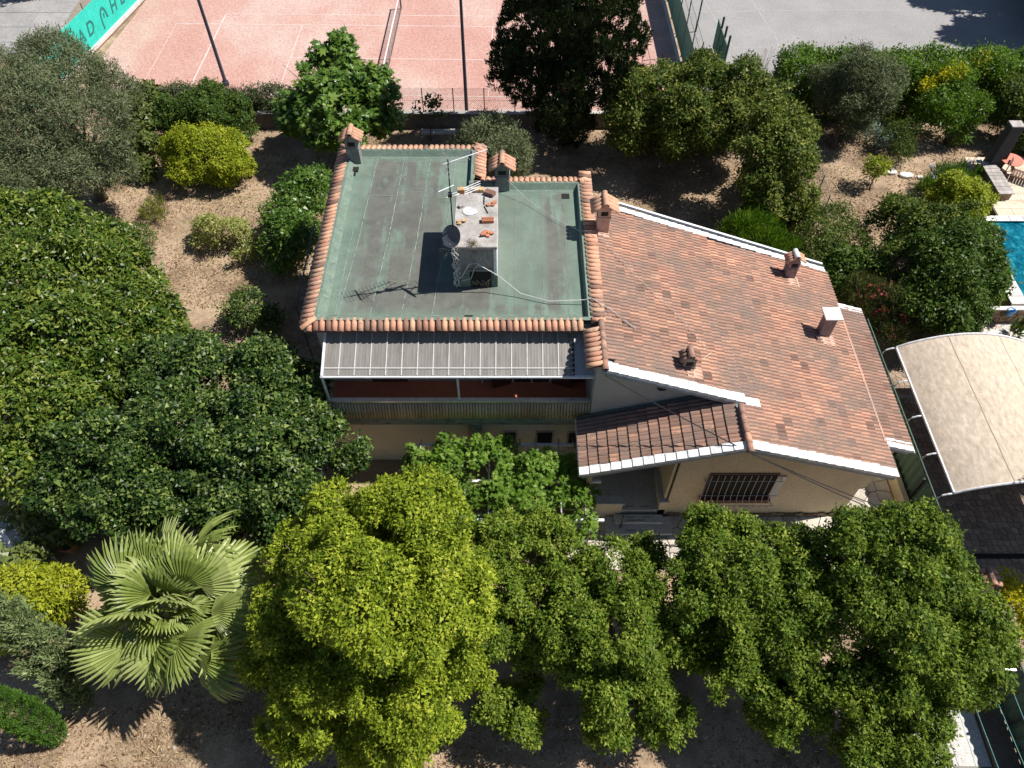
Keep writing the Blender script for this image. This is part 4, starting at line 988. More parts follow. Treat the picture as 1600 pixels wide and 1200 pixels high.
hollow_brick(-0.83,20.0,0.05,0.42,0.20,0.12,5,'orange brick with row of holes near the right edge of the slab')
hollow_brick(-0.78,21.42,-0.5,0.36,0.22,0.14,4,'dark brick with holes lying askew at the back right of the slab',True)
def blk(x, y, rz, sx_, sy_, sz, mat, label, cat='brick'):
    o = MB().box(-sx_/2,sx_/2,-sy_/2,sy_/2,0,sz).build('brick', mat, None, (x,y,ST), bevel=0.012); o.rotation_euler.z = rz; return tag(o, label, cat, 'bricks lying on the roof slab')
blk(-1.78,21.6,0.1,0.18,0.15,0.12,MT['brick_pale'],'yellowish half brick at the back left corner of the slab')
blk(-1.57,21.62,0.3,0.15,0.13,0.1,MT['concrete'],'grey block of mortar beside the yellowish half brick','mortar block')
blk(-1.26,21.62,0.0,0.16,0.19,0.12,MT['brick_pale'],'left one of two pale orange bricks side by side at the back of the slab')
blk(-1.08,21.62,0.03,0.16,0.19,0.12,MT['brick_pale'],'right one of two pale orange bricks side by side at the back of the slab')
blk(-1.43,21.68,0.7,0.12,0.1,0.08,MT['concrete'],'small grey lump between the grey block and the orange pair','mortar block')
# broken pieces: irregular shards
def shard(mb, x, y, s, g, z=0.0, h=0.05):
    n = g.randint(4,6); a0 = g.uniform(0,6); P = [(x+math.cos(a0+2*math.pi*k/n)*s*g.uniform(0.6,1.1), y+math.sin(a0+2*math.pi*k/n)*s*g.uniform(0.5,0.9)) for k in range(n)]
    mb.prism(P, z, z+h, g.random())
g = random.Random(21)
for (cx, cy, n, mat, lab) in ((-0.85,19.3,9,MT['brick'],'heap of broken red tile pieces at the front right of the slab'),(-1.72,19.95,6,MT['brick_pale'],'small heap of pale broken tile by the left edge of the slab'),(-0.76,20.85,4,MT['brick'],'cluster of orange shards near the right edge of the slab')):
    t = thing('broken_tile_heap', lab, 'tile pieces', (cx,cy,ST), 0, 'heaps of broken tile on the slab')
    for i in range(n):
        mb = MB(); shard(mb, g.uniform(-0.16,0.16), g.uniform(-0.11,0.11), g.uniform(0.06,0.11), g, g.uniform(0,0.07), g.uniform(0.03,0.05)); mb.build('shard', mat, t)
mb = MB(); mb.box(-0.02,0.02,-0.22,0.22,0,0.02); o = mb.build('dark_stick', MT['dark'], None, (-0.98,21.1,ST)); tag(o, 'thin dark stick lying behind the orange shards on the slab', 'stick')
mb = MB(); mb.box(-0.018,0.018,-0.2,0.2,0,0.02); o = mb.build('dark_stick', MT['dark'], None, (-0.9,20.6,ST)); o.rotation_euler.z = 0.35; tag(o, 'thin dark stick lying askew in front of the orange shards', 'stick')
mb = MB(); g = random.Random(31); shard(mb,0,0,0.11,g,0,0.09); tag(mb.build('rock', MT['concrete'], None, (-1.78,20.75,ST)), 'grey stone near the left edge of the slab beside the white lid', 'stone')
# round white lid
mb = MB(); mb.tube([(0,0,0),(0,0,0.025)],0.23,24); ld = thing('white_plate', 'round white plastic lid lying on the pebbled slab', 'lid', (-1.48,20.52,ST)); mb.build('disc', MT['plastic_white'], ld)
mb = MB(); mb.tube([(0.1*math.cos(t),0.1*math.sin(t),0.027) for t in [k*0.45 for k in range(15)]],0.012,4); mb.tube([(0.2*math.cos(t),0.2*math.sin(t),0.027) for t in [k*0.33 for k in range(20)]],0.012,4); mb.build('rib', MT['grey'], ld)
MB().prism([(0.16+0.12*math.cos(k*0.63),-0.05+0.12*math.sin(k*0.63)) for k in range(10)],0.026,0.036).build('second_disc', MT['plastic_white'], ld)
# dead straw plants
def straw(name, c, n, spread, h, label, seed):
    g = random.Random(seed); mb = MB()
    for k in range(n):
        a = g.uniform(0,6.28); r = g.uniform(0.3,1)*spread; p = Vector((0,0,0)); q = Vector((math.cos(a)*r*0.5,math.sin(a)*r*0.5,h*g.uniform(0.5,1))); e = Vector((math.cos(a)*r,math.sin(a)*r,g.uniform(-0.2,0.5)*h)); mb.tube([p,q,e],[0.008,0.006,0.003],3)
    return tag(mb.build(name, MT['twig'], None, c), label, 'dry plant')
straw('dry_weed', (-1.3,18.85,8.7), 45, 0.32, 0.18, 'dry straw weed growing at the front edge of the roof slab', 5)
straw('dry_weed', (-2.05,18.95,8.3), 26, 0.5, 0.1, 'dry straw weed sticking out left of the roof block above its shadow', 6)

# ================================================================ court surrounds
def fence_posts_wire(name, label, p0, p1, n, h, z0, mat, mesh=True, step=0.12, cat='fence', pr=0.03, mmat=None, wr=0.006):
    p0, p1 = Vector((*p0,0)), Vector((*p1,0)); t = thing(name, label, cat, tuple(p0)); d = (p1-p0); L = d.length; d.normalize()
    for i in range(n+1):
        q = d*L*i/n; MB().tube([(q.x,q.y,z0),(q.x,q.y,z0+h+0.05)],pr,6).build('post', mat, t)
    if mesh:
        mb = MB(); nrm = Vector((-d.y,d.x,0)); s = step
        k = -int(h/s)
        while k*s < L:
            for sg in (1,-1):
                a0 = max(0,-k*s) if sg == 1 else 0
                u0, v0 = (k*s, 0.0) if sg == 1 else (k*s, h); u1, v1 = (k*s+h, h) if sg == 1 else (k*s+h, 0.0)
                if u0 < 0: f = -u0/(u1-u0); u0, v0 = 0, v0+(v1-v0)*f
                if u1 > L: f = (L-u0)/(u1-u0); u1, v1 = L, v0+(v1-v0)*f
                if u1 <= u0: continue
                A = d*u0+Vector((0,0,z0+v0)); B = d*u1+Vector((0,0,z0+v1)); w2 = Vector((0,0,wr))
                mb.add([A-w2,A+w2,B+w2,B-w2],[(0,1,2,3)])
            k += 1
        for zz in (0.02,h*0.5,h): mb.tube([Vector((0,0,z0+zz)),d*L+Vector((0,0,z0+zz))],0.008,3)
        mb.build('wire_mesh', mmat or MT['net'], t)
    return t
gw = thing('garden_wall', 'long low dark wall with chain link along the near side of the tennis court', 'wall', (-23,38.2,0))
MB().box(0,33.5,-0.1,0.1,0,0.95).build('wall_body', M('dark_wall',[(0.3,(0.10,0.095,0.09)),(0.7,(0.19,0.175,0.16))],1.2,0.95,0.4,15), gw)
MB().box(-0.02,33.6,-0.14,0.14,0.95,1.0).build('wall_cap', MT['slab'], gw)
fence_posts_wire('chain_link_fence','see-through chain link fence on top of the dark wall by the court',(-20.6,38.2),(1.9,38.2),13,1.45,1.0,MT['dark'])
structure(MB().box(-5.2,-0.9,37.5,37.9,0,0.12).build('pale_kerb', MT['coping']))
def lamp_post(x, y, h, label):
    t = thing('light_pole', label, 'light pole', (x,y,0), 0, 'floodlight poles of the tennis court')
    MB().tube([(0,0,0),(0,0,h*0.5),(0,0,h)],[0.11,0.09,0.065],10).build('pole', MT['navy'], t)
    MB().tube([(0,0,0),(0,0,0.25)],0.2,10).build('base', MT['navy'], t)
    MB().box(-0.4,0.4,-0.03,0.03,h-0.1,h).build('cross_arm', MT['navy'], t)
    for s in (-0.35,0.35): MB().obox((s,0.12,h+0.1),[(1,0,0),(0,1,0.5),(0,-0.5,1)],(0.16,0.2,0.06)).build('floodlight', MT['grey'], t)
lamp_post(-17.55,42.6,9.5,'slim dark pole on the left of the court, leaning out over the pink surface')
lamp_post(-2.65,39.3,9.5,'thick dark pole behind the low wall, close to the big cypress')
# net
tn = thing('tennis_net', 'dark tennis net with white band across the pink court', 'net', (-7.76,45.57,0), R(-1.1))
for v in (-6.4,6.4): MB().tube([(0,v,0),(0,v,1.1)],0.05,8).build('net_post', MT['dark'], tn)
MB().box(-0.025,0.025,-6.4,6.4,0.97,1.05).build('net_band', MT['white'], tn)
mb = MB()
for k in range(129): v = -6.4+k*0.1; mb.add([(0,v-0.007,0.02),(0,v+0.007,0.02),(0,v+0.007,0.98),(0,v-0.007,0.98)],[(0,1,2,3)])
for k in range(10): z = 0.05+k*0.1; mb.add([(0.003,-6.4,z-0.007),(0.003,6.4,z-0.007),(0.003,6.4,z+0.007),(0.003,-6.4,z+0.007)],[(0,1,2,3)])
mb.build('net_mesh', MT['net'], tn); MB().box(-0.03,0.03,-6.4,6.4,0.0,0.05).build('net_tape', MT['net'], tn)
MB().box(-0.03,0.03,-0.03,0.03,0,0.97).build('centre_strap', MT['white'], tn)
# left windscreen with printed lettering, slightly slanted line
ws_p0, ws_p1 = Vector((-28.2,39.6,0)), Vector((-24.6,60,0))
wd = (ws_p1-ws_p0).normalized(); ang = math.atan2(wd.y, wd.x)
ws = thing('court_windscreen', 'turquoise windscreen with dark lettering on the left side of the court', 'windscreen', tuple(ws_p0), ang)
WL = (ws_p1-ws_p0).length
n = 8
for i in range(n): MB().box(i*WL/n+0.005,(i+1)*WL/n-0.005,-0.02,0.02,0.28,2.35).build('screen_panel', MT['turq'], ws)
for i in range(n+1): MB().tube([(i*WL/n,0.06,0),(i*WL/n,0.06,2.7)],0.035,6).build('post', MT['fencegreen'], ws)
MB().box(0,WL,-0.12,0.12,0,0.28).build('base_wall', MT['coping'], ws); MB().box(0,WL,-0.2,-0.12,0,0.02).build('drain_strip', MT['brownwood'], ws)
MB().box(0,WL,0.1,1.0,0,0.12).build('pale_kerb', MT['coping'], ws)
def letters(s, u, size, z=0.85):
    cu = bpy.data.curves.new('lettering', 'FONT'); cu.body = s; cu.size = size; cu.shear = 0.25; cu.extrude = 0.004; cu.offset = 0.02; cu.space_character = 1.1
    cu.align_x = 'CENTER'; cu.materials.append(MT['tealtext']); tmp = bpy.data.objects.new('lettering', cu); COL.objects.link(tmp)
    bpy.context.view_layer.update(); me = bpy.data.meshes.new_from_object(tmp.evaluated_get(bpy.context.evaluated_depsgraph_get())); bpy.data.objects.remove(tmp); me.name = 'lettering'; o = link('lettering', me, ws)
    o.matrix_local = Matrix.Translation((u,-0.027,z)) @ Matrix.Rotation(R(90),4,'X'); return o
def word(u0):
    for i, ch in enumerate('HEAD'):
        letters(ch, u0+i*1.09, 1.12)
word(4.25); word(10.5); word(16.7)
def arch_logo(u):
    mb = MB(); k = 14; out = []; inn = []
    for i in range(k+1):
        t = i/k; a = math.pi*(1-t)
        x = 0.42*math.cos(a); z = 0.5+0.75*math.sin(a)**0.9 if 0 < i < k else 0.5
        out.append((x+0.1*z, z)); inn.append((x*0.62+0.1*z-0.02, 0.5+(z-0.5)*0.78))
    out = [(-0.42,0.05)]+out+[(0.52,0.55)]; inn = [(-0.27,0.05)]+inn+[(0.36,0.55)]
    vs = [(u+x,-0.031,z+0.45) for x,z in out]+[(u+x,-0.031,z+0.45) for x,z in inn]; m = len(out)
    mb.add(vs, [(i,m+i,m+i+1,i+1) for i in range(m-1)])
    mb.add([(u-0.02,-0.031,1.05),(u+0.1,-0.031,1.05),(u+0.2,-0.031,1.3),(u+0.05,-0.031,1.32)],[(0,1,2,3)])
    mb.build('emblem', MT['tealtext'], ws)
for u in (9.2, 15.45): arch_logo(u)
# right court fence with teal screens
rfz = thing('court_fence', 'tall green fence with teal windscreens along the right end of the court', 'fence', (10.8,41.0,0))
for i in range(9): MB().tube([(0,i*2.4,0),(0,i*2.4,3.6)],0.035,6).build('post', MT['dark'], rfz)
for i in range(8): MB().box(-0.02,0.02,i*2.4+0.04,i*2.4+2.36,0.15,2.15).build('screen_panel', MT['teal'], rfz)
mb = MB()
for k in range(0,64):
    y = k*0.3
    mb.add([(0,y,2.15),(0,y+0.012,2.15),(0,y+1.412,3.55),(0,y+1.4,3.55)],[(0,1,2,3)]); mb.add([(0,y+1.4,2.15),(0,y+1.412,2.15),(0,y+0.012,3.55),(0,y,3.55)],[(0,1,2,3)])
for z in (2.16,2.85,3.55): mb.tube([(0,0,z),(0,19.2,z)],0.014,4)
mb.build('wire_mesh', MT['net'], rfz); MB().box(-0.3,-0.12,0,19.2,0,0.06).build('pale_kerb', MT['coping'], rfz)
gg = thing('panel_fence', 'short pale green metal fence standing on the grey yard behind the court fence', 'fence', (13.0,43.6,0))
for i in range(3): MB().box(-0.03,0.03,i*1.1,i*1.1+1.05,0.1,1.9).build('fence_panel', MT['greenpaint'], gg); MB().box(-0.06,0.06,i*1.1-0.06,i*1.1+0.02,0,2.6).build('post', MT['fencegreen'], gg)
for (y, h) in ((42.6,2.6),(48.9,3.4)):
    o = MB().tube([(12.2,y,0),(12.25,y,h)],0.05,6).build('yard_post', MT['dark']); tag(o, 'short dark post on the yard nearer the garden' if h < 3 else 'taller dark post on the yard farther from the garden', 'post')

# ================================================================ right side
# green corrugated boundary fence
def corr_fence(name, label, x, y0, y1, h, mat):
    t = thing(name, label, 'fence', (x,y0,0)); L = y1-y0; npan = max(1, round(L/2.0)); pl = L/npan
    for i in range(npan):
        mb = MB(); c = 22; vs = []
        for k in range(c+1):
            y = i*pl+pl*k/c; dx = 0.025*(1 if k % 4 in (1,2) else -1); vs += [(dx,y,0.05),(dx,y,h)]
        mb.add(vs, [(2*k,2*k+2,2*k+3,2*k+1) for k in range(c)]); mb.build('fence_panel', mat, t)
    for i in range(npan+1): MB().box(-0.1,-0.03,i*pl-0.04,i*pl+0.04,0,h-0.05).build('post', MT['dark'], t)
    MB().box(0.03,0.07,0,L,h-0.06,h).build('top_rail', mat, t)
    return t
corr_fence('boundary_fence','dark green ribbed boundary fence between the tiled wing and the carport',15.1,9.9,21.6,2.0,MT['fencegreen'])
corr_fence('boundary_fence','dark green ribbed fence running toward the yellow shrub at the lower right',15.85,4.0,9.4,1.9,MT['fencegreen'])
tag(MB().box(14.78,14.98,11.3,15.6,0,0.62).build('low_wall', MT['wall']), 'low ochre wall running along the foot of the green fence', 'wall')
# gate pier with tiled cap
gp_ = thing('gate_pier', 'brick pier with pinkish tile cap between the two green fences', 'pier', (16.0,10.05,0))
MB().box(-0.22,0.22,-0.22,0.22,0,1.75).build('shaft', MT['brick'], gp_)
for side in (-1,1):
    for i in range(3): place(CAN[7+i], 'cap_tile', gp_, (0.0,-0.2+i*0.2,1.98), (side,0,-0.5), (0,1,0), 0.01, (0.75,0.95,0.9))
place(RID[3], 'ridge_tile', gp_, (0,0.32,2.02), (0,-1,0), (1,0,0), 0.005, (1.35,0.9,0.9))
MT['seamtan'] = plain('canopy_seam', (0.42,0.34,0.26), 0.8)
# carport: arched tubes and fabric bays
cp = thing('carport', 'cream arched fabric carport on white tube frame beside the green fence', 'carport', (15.65,13.0,0))
CW, CL, CH0, CH1 = 5.6, 6.7, 2.3, 3.15
def arc(u): # u 0..1 across
    return (0.0+CW*u, CH0+(CH1-CH0)*math.sin(math.pi*u)**0.8)
def archpts(y, n=16, lift=0.0): return [(arc(k/n)[0], y, arc(k/n)[1]+lift) for k in range(n+1)]
nb = 4
for b_ in range(nb):
    mb = MB(); n = 20; m = 6; vs = []
    for j in range(m+1):
        y = CL*(b_+j/m)/nb
        for k in range(n+1):
            x, z = arc(k/n); s = 0.035*math.sin(math.pi*j/m)*math.sin(math.pi*k/n); vs.append((x, y, z+0.035-s))
    mb.add(vs, [(j*(n+1)+k, j*(n+1)+k+1, (j+1)*(n+1)+k+1, (j+1)*(n+1)+k) for j in range(m) for k in range(n)]); mb.build('fabric_bay', MT['fabric'], cp, smooth=True)
for i in range(5):
    y = CL*i/4
    MB().tube([(-0.42,y,0.0),(-0.42,y,2.0),(-0.34,y,2.18),(-0.18,y,2.27)]+archpts(y),0.035,6).build('arch', MT['white'], cp)
MB().tube([(0,0,CH0+0.02),(0,CL,CH0+0.02)],0.05,6).build('edge_rail', MT['white'], cp)
MB().tube([(CW,0,CH0+0.02),(CW,CL,CH0+0.02)],0.05,6).build('edge_rail', MT['white'], cp)
for y in (0.0,CL): MB().tube([(p[0],p[1],p[2]+0.05) for p in archpts(y)],0.045,6).build('front_hoop', MT['white'], cp)
for u in (0.32,0.68):
    x, z = arc(u); mb = MB(); Q = [(CL*j/48, z+0.041-0.035*abs(math.sin(math.pi*(j%12)/12))*math.sin(math.pi*u)) for j in range(49)]; mb.add([(x+dx,y,zz) for y,zz in Q for dx in (-0.02,0.02)], [(2*j,2*j+1,2*j+3,2*j+2) for j in range(48)]); mb.build('fabric_seam', MT['seamtan'], cp)
for yy in (0,CL): MB().tube([(CW+0.3,yy,0),(CW+0.3,yy,2.1),(CW,yy,CH0)],0.035,6).build('arch_leg', MT['white'], cp)
wb = thing('timber_bar', 'pale timber rail lying beside the fence under the carport edge', 'timber', (15.4,18.6,0.0)); MB().box(0,1.3,-0.05,0.05,0.4,0.5).build('rail', MT['greywood'], wb); MB().box(0.05,0.13,-0.04,0.04,0,0.4).build('leg', MT['greywood'], wb); MB().box(1.17,1.25,-0.04,0.04,0,0.4).build('leg', MT['greywood'], wb)
tag(MB().box(15.3,24,11.55,11.75,0,0.035).build('drain_channel', MT['void']), 'dark drain channel across the shaded cobbled drive', 'drain')
# pool side furniture
bn = thing('corner_bench', 'weathered grey plank bench standing at the edge of the pool terrace', 'bench', (24.6,30.6,TZ))
MB().box(0.08,0.72,0.06,2.55,0,0.4).build('bench_base', MT['ruststone'], bn)
for i in range(9): MB().box(0,0.8,i*0.29,i*0.29+0.27,0.4,0.45,rnd.random()).build('plank', MT['greywood'], bn)
tb = thing('round_table', 'round coral table beside the grey plank bench', 'table', (26.05,33.0,TZ)); mb = MB(); mb.tube([(0,0,0.70),(0,0,0.735)],0.55,28); mb.build('tabletop', MT['coral'], tb)
for k in range(3):
    a = k*2.09; MB().tube([(0.3*math.cos(a),0.3*math.sin(a),0),(0.12*math.cos(a),0.12*math.sin(a),0.7)],0.025,6).build('leg', MT['dark'], tb)
def lounger(x, y, rz, label):
    t = thing('deck_chair', label, 'deck chair', (x,y,TZ), rz, 'wooden deck chairs on the pool terrace')
    for s in (-0.32,0.32): MB().box(-0.9,0.6,s-0.03,s+0.03,0.26,0.32).build('side_rail', MT['darkwood'], t)
    for i in range(11): MB().box(-0.88+i*0.135,-0.78+i*0.135,-0.3,0.3,0.315,0.34).build('slat', MT['darkwood'], t)
    for i in range(6): z = 0.34+i*0.1; MB().obox((0.62+i*0.06,0,z+0.04),[(0.5,0,0.86),(0,1,0),(-0.86,0,0.5)],(0.045,0.3,0.012)).build('back_slat', MT['darkwood'], t)
    for sx_ in (-0.8,0.5):
        for s in (-0.32,0.32): MB().box(sx_-0.03,sx_+0.03,s-0.03,s+0.03,0,0.26).build('leg', MT['darkwood'], t)
lounger(26.6,32.2,R(145),'dark slatted deck chair tucked under the coral table'); 
sb_ = thing('plank_bench', 'pale grey slatted bench behind the deck chair at the edge of the view', 'bench', (27.2,32.0,TZ))
for i in range(7): MB().box(i*0.0+0.0,1.9,i*0.15,i*0.15+0.13,0.38,0.42,rnd.random()).build('plank', MT['greywood'], sb_)
for xx in (0.1,1.7): MB().box(xx,xx+0.08,0.05,1.0,0,0.38).build('leg', MT['greywood'], sb_)
# bucket
bkt = thing('bucket', 'blue plastic bucket hanging on the rubble wall under the pool edge', 'bucket', (22.45,23.05,0.62)); mb = MB(); vs = []
for r, z in ((0.13,0),(0.17,0.3),(0.18,0.31),(0.16,0.3),(0.12,0.02)): vs += [(r*math.cos(2*math.pi*j/16), r*math.sin(2*math.pi*j/16), z) for j in range(16)]
mb.add(vs, [(k*16+j, k*16+(j+1)%16, (k+1)*16+(j+1)%16, (k+1)*16+j) for k in range(4) for j in range(16)]+[tuple(range(15,-1,-1)), tuple(64+j for j in range(16))]); mb.build('body', MT['blue'], bkt, smooth=True)
MB().tube([(0.17*math.cos(t),0.05+0.0*t,0.3+0.17*math.sin(t)) for t in [math.pi*k/10 for k in range(11)]],0.012,5).build('handle', MT['plastic_white'], bkt)
tag(MB().tube([(22.2,23.0,0.6),(22.1,22.9,0.3),(21.95,22.6,0.05),(21.7,21.8,0.03)],0.02,5).build('garden_hose', MT['orange']), 'thin orange hose hanging down the rubble wall onto white gravel', 'hose')
for i,(x,y,a,b2) in enumerate(((21.9,22.4,0.9,0.5),(22.6,21.7,0.7,0.5),(23.4,22.4,0.8,0.45))):
    g = random.Random(50+i); P = [(math.cos(2*math.pi*k/7)*a*0.5*g.uniform(0.8,1.1), math.sin(2*math.pi*k/7)*b2*0.5*g.uniform(0.8,1.1)) for k in range(7)]
    tag(MB().prism(P,0,0.07).build('flat_stone', MT['coping'], None, (x,y,0.01), bevel=0.01), ['pale flat slab on the gravel nearest the hedge foot and stone wall','pale flat slab on the gravel beside the dark agave','pale flat slab on the gravel farther right under the pool wall'][i], 'slab', 'pale slabs on the white gravel')
# tall dark pillar, garden lamp, white stones
pl = thing('dark_pillar', 'tall dark square pillar with pale top edge behind the pool terrace', 'pillar', (25.4,33.3,0)); MB().add([(-.42,-.35,0),(.42,-.35,0),(.42,.35,0),(-.42,.35,0),(-.3,-.25,3.5),(.3,-.25,3.5),(.3,.25,3.5),(-.3,.25,3.5)],[(0,3,2,1),(4,5,6,7),(0,1,5,4),(1,2,6,5),(2,3,7,6),(3,0,4,7)]).build('shaft', plain('dark_slate',(0.045,0.042,0.045),0.8,var=0.3), pl)
MB().box(-0.32,0.32,-0.27,0.27,3.5,3.56).build('cap', MT['greywood'], pl)
gl = thing('garden_lamp', 'slim garden lamp with white disc head among the blue flowers', 'lamp', (24.75,33.5,0)); MB().tube([(0,0,0),(0,0,1.15)],0.022,6).build('stem', MT['grey'], gl); mb = MB(); mb.tube([(0,0,1.15),(0,0,1.22)],[0.17,0.12],14); mb.build('head', MT['plastic_white'], gl)
for i,(x,y,s) in enumerate(((20.7,34.0,0.34),(21.4,33.75,0.42),(22.1,33.55,0.22),(22.6,33.3,0.36),(23.2,33.2,0.28))):
    g = random.Random(60+i); P = [(math.cos(2*math.pi*k/7)*s*g.uniform(0.8,1.15), math.sin(2*math.pi*k/7)*s*0.6*g.uniform(0.8,1.1)) for k in range(7)]
    tag(MB().prism(P,0,0.14).build('edging_stone', MT['coping'], None, (x,y,0), bevel=0.03), ['leftmost white edging stone of the flower bed','broad white edging stone second from the left','smallest white edging stone in the middle of the row','white edging stone next to the first blue flowers','rightmost white edging stone half under the blue flowers'][i], 'stone', 'white stones edging the flower bed')
# fence by the shrub column
fence_posts_wire('garden_fence','thin green wire fence at the right foot of the tall shrub column',(16.45,35.4),(16.1,30.6),3,1.2,0,MT['fencegreen'],step=0.1,mmat=MT['fencegreen'])
# washing lines at lower right
for i,(a,b2) in enumerate((((13.40,6.6),(13.32,1.0)),((13.92,6.6),(14.10,1.0)),((14.62,7.0),(14.95,1.0)),((15.24,7.0),(15.36,1.0)))):
    wire('washing_line',[(*a,2.0),(*b2,2.0)],0.009,MT['cyanline'],['leftmost of the four cyan washing lines above the patio','second cyan washing line from the left above the patio','third cyan washing line from the left, above the earth bed edge','rightmost cyan washing line above the earth bed'][i],'line',n=6,group='washing lines over the patio')
for y, lab in ((7.0,'far pale crossbar frame holding the cyan washing lines'),(0.9,'near pale crossbar frame holding the cyan washing lines')):
    t = thing('washing_stand', lab, 'frame', (14.3,y,0)); MB().box(-1.05,1.3,-0.03,0.03,1.97,2.03).build('crossbar', MT['alu'], t); MB().box(-0.06,0.02,-0.04,0.04,0,1.97).build('post', MT['alu'], t)
# leaning bamboo cane by the big tree
tag(MB().tube([(13.3,3.2,0.05),(12.9,4.6,0.8)],0.03,6).build('bamboo_cane', MT['greywood']), 'pale cane leaning out of the tree over the patio corner', 'cane')
# pergola
pg = thing('pergola', 'pergola of pale beams mostly hidden below the grapevine', 'pergola', (-3.4,11.9,0))
for xx in (0.1,3.1,6.1):
    for yy in (0.1,3.2): MB().box(xx-0.05,xx+0.05,yy-0.05,yy+0.05,0,2.15).build('post', MT['white'], pg)
for yy in (0.1,1.65,3.2): MB().box(-0.1,6.6,yy-0.05,yy+0.05,2.15,2.25).build('beam', MT['white'], pg)
for i in range(8): MB().box(i*0.85,i*0.85+0.05,-0.1,3.4,2.25,2.31).build('batten', MT['alu'], pg)
tag(MB().tube([(2.62,11.4,0),(2.62,11.4,2.7)],0.025,6).build('steel_pole', MT['grey']), 'thin grey pole standing at the right end of the grapevine', 'pole')
tbl = thing('garden_table', 'pale stone table glimpsed through a gap in the grapevine', 'table', (-1.6,12.7,0)); MB().box(-0.5,0.5,-0.35,0.35,0.68,0.75).build('tabletop', MT['coping'], tbl)
for sx_ in (-0.4,0.4):
    for sy_ in (-0.27,0.27): MB().box(sx_-0.04,sx_+0.04,sy_-0.04,sy_+0.04,0,0.68).build('leg', MT['grey'], tbl)
# crumpled white cover and terracotta rubble at lower left
mb = MB(); g = np.random.default_rng(5); n = 14; vs = []
for j in range(n+1):
    for i in range(n+1): vs.append((-0.75+1.5*i/n+g.normal()*0.02, -0.8+1.6*j/n+g.normal()*0.02, 0.55+0.28*math.sin(i*1.1+j*0.5)*math.cos(j*0.8)+g.normal()*0.05-0.5*max(0,abs(i-n/2)/n*2-0.6)))
mb.add(vs, [(j*(n+1)+i, j*(n+1)+i+1, (j+1)*(n+1)+i+1, (j+1)*(n+1)+i) for j in range(n) for i in range(n)])
tag(mb.build('plastic_sheet', MT['plastic_white'], None, (-18.3,12.25,0)), 'crumpled white plastic sheet among broad leaves at the left edge', 'sheet')
tag(MB().obox((0,0,0),[(0.72,-0.69,0),(0.69,0.72,0),(0,0,1)],(0.8,0.06,0.05)).build('white_board', MT['white'], None, (-16.95,11.75,0.4)), 'long white board slanting beside the crumpled plastic sheet', 'board')
t = thing('terracotta_pot', 'terracotta pot lying broken in the shade by the broad leaves', 'pot', (-16.25,11.95,0)); mb = MB(); vs = []
for r, z in ((0.18,0),(0.3,0.4),(0.34,0.42),(0.34,0.48),(0.28,0.46),(0.22,0.3)): vs += [(r*math.cos(2*math.pi*j/14), r*math.sin(2*math.pi*j/14), z) for j in range(14)]
mb.add(vs, [(k*14+j, k*14+(j+1)%14, (k+1)*14+(j+1)%14, (k+1)*14+j) for k in range(5) for j in range(14)]); mb.build('body', MT['brick'], t, smooth=True); MB().prism([(0.22*math.cos(k*0.5),0.22*math.sin(k*0.5)) for k in range(12)],0.25,0.3).build('potting_soil', MT['earth'], t)
# ================================================================ trees and shrubs
TREES = 'trees in the front row along the house'
CK = dict(L=0.105, asp=0.62, tuft=0.125, per=26, sub=20, subr=(0.17,0.40), core=0.62, up=0.55, droop=0.3, rand=0.55, tvar=0.2, shrink=0.97)
A_ = [(-2.68,9.55,6.8,1.5),(-4.33,9.2,6.4,1.9),(-2.11,8.54,6.5,1.59),(-5.51,8.78,5.5,1.66),(-3.55,7.28,6.5,2.21),(-1.76,7.3,5.5,1.41),(-6.09,7.65,4.5,1.48),(-5.05,6.19,4.0,1.63),(-2.86,5.84,4.0,1.79),(-6.71,6.69,3.5,1.12),(-6.15,5.34,2.5,1.12),(-3.67,4.83,2.5,1.29),(-1.4,6.69,3.5,0.84)]
plant('broadleaf_tree','big yellow green tree, the brightest of the row in front of the house','tree',(-3.9,7.5,0),A_,G['camphor_yellow'],1,TREES,0.2,dens=700,tmid=0.55,holes=0.14,**CK)
B_ = [(-0.2,9.83,4.5,1.08),(0.98,10.04,4.5,1.09),(1.55,8.81,4.0,1.17),(0.0,8.61,4.0,1.06),(0.96,7.62,3.5,1.06),(-0.76,7.62,3.5,0.86),(0.19,6.61,2.5,0.68),(0.29,5.46,2.0,0.73),(-0.57,5.77,2.2,0.57)]
plant('broadleaf_tree','thinner olive green tree with twigs showing, right of the bright yellow green tree','tree',(0.4,8.0,0),B_,G['camphor'],2,TREES,0.14,dens=760,tmid=0.58,holes=0.16,**CK)
C_ = [(2.12,9.64,3.5,0.81),(3.06,9.01,4.5,1.06),(3.77,8.42,4.5,0.85),(1.88,7.64,4.0,1.13),(2.91,7.1,4.5,1.28),(3.7,7.08,4.0,1.02),(2.39,6.15,3.5,1.11),(3.74,6.1,3.0,1.03),(4.59,5.64,2.0,0.81),(2.83,5.41,2.2,0.76),(4.37,10.29,3.0,0.69)]
plant('broadleaf_tree','mid green tree below the entrance steps, third from the left in the front row','tree',(3.1,7.4,0),C_,G['camphor'],3,TREES,0.15,dens=820,tmid=0.52,holes=0.14,**CK)
D_ = [(6.31,10.23,5.0,0.98),(5.64,9.0,5.0,1.13),(6.48,8.72,5.2,1.3),(7.59,9.62,4.5,0.98),(5.62,7.66,5.0,1.09),(6.64,7.65,4.5,1.3),(5.86,6.72,4.0,1.1),(6.86,6.51,3.5,0.93),(5.32,7.43,3.5,0.86)]
plant('broadleaf_tree','green tree whose top rises in front of the barred window','tree',(6.2,8.0,0),D_,G['camphor'],4,TREES,0.15,dens=820,tmid=0.5,holes=0.14,**CK)
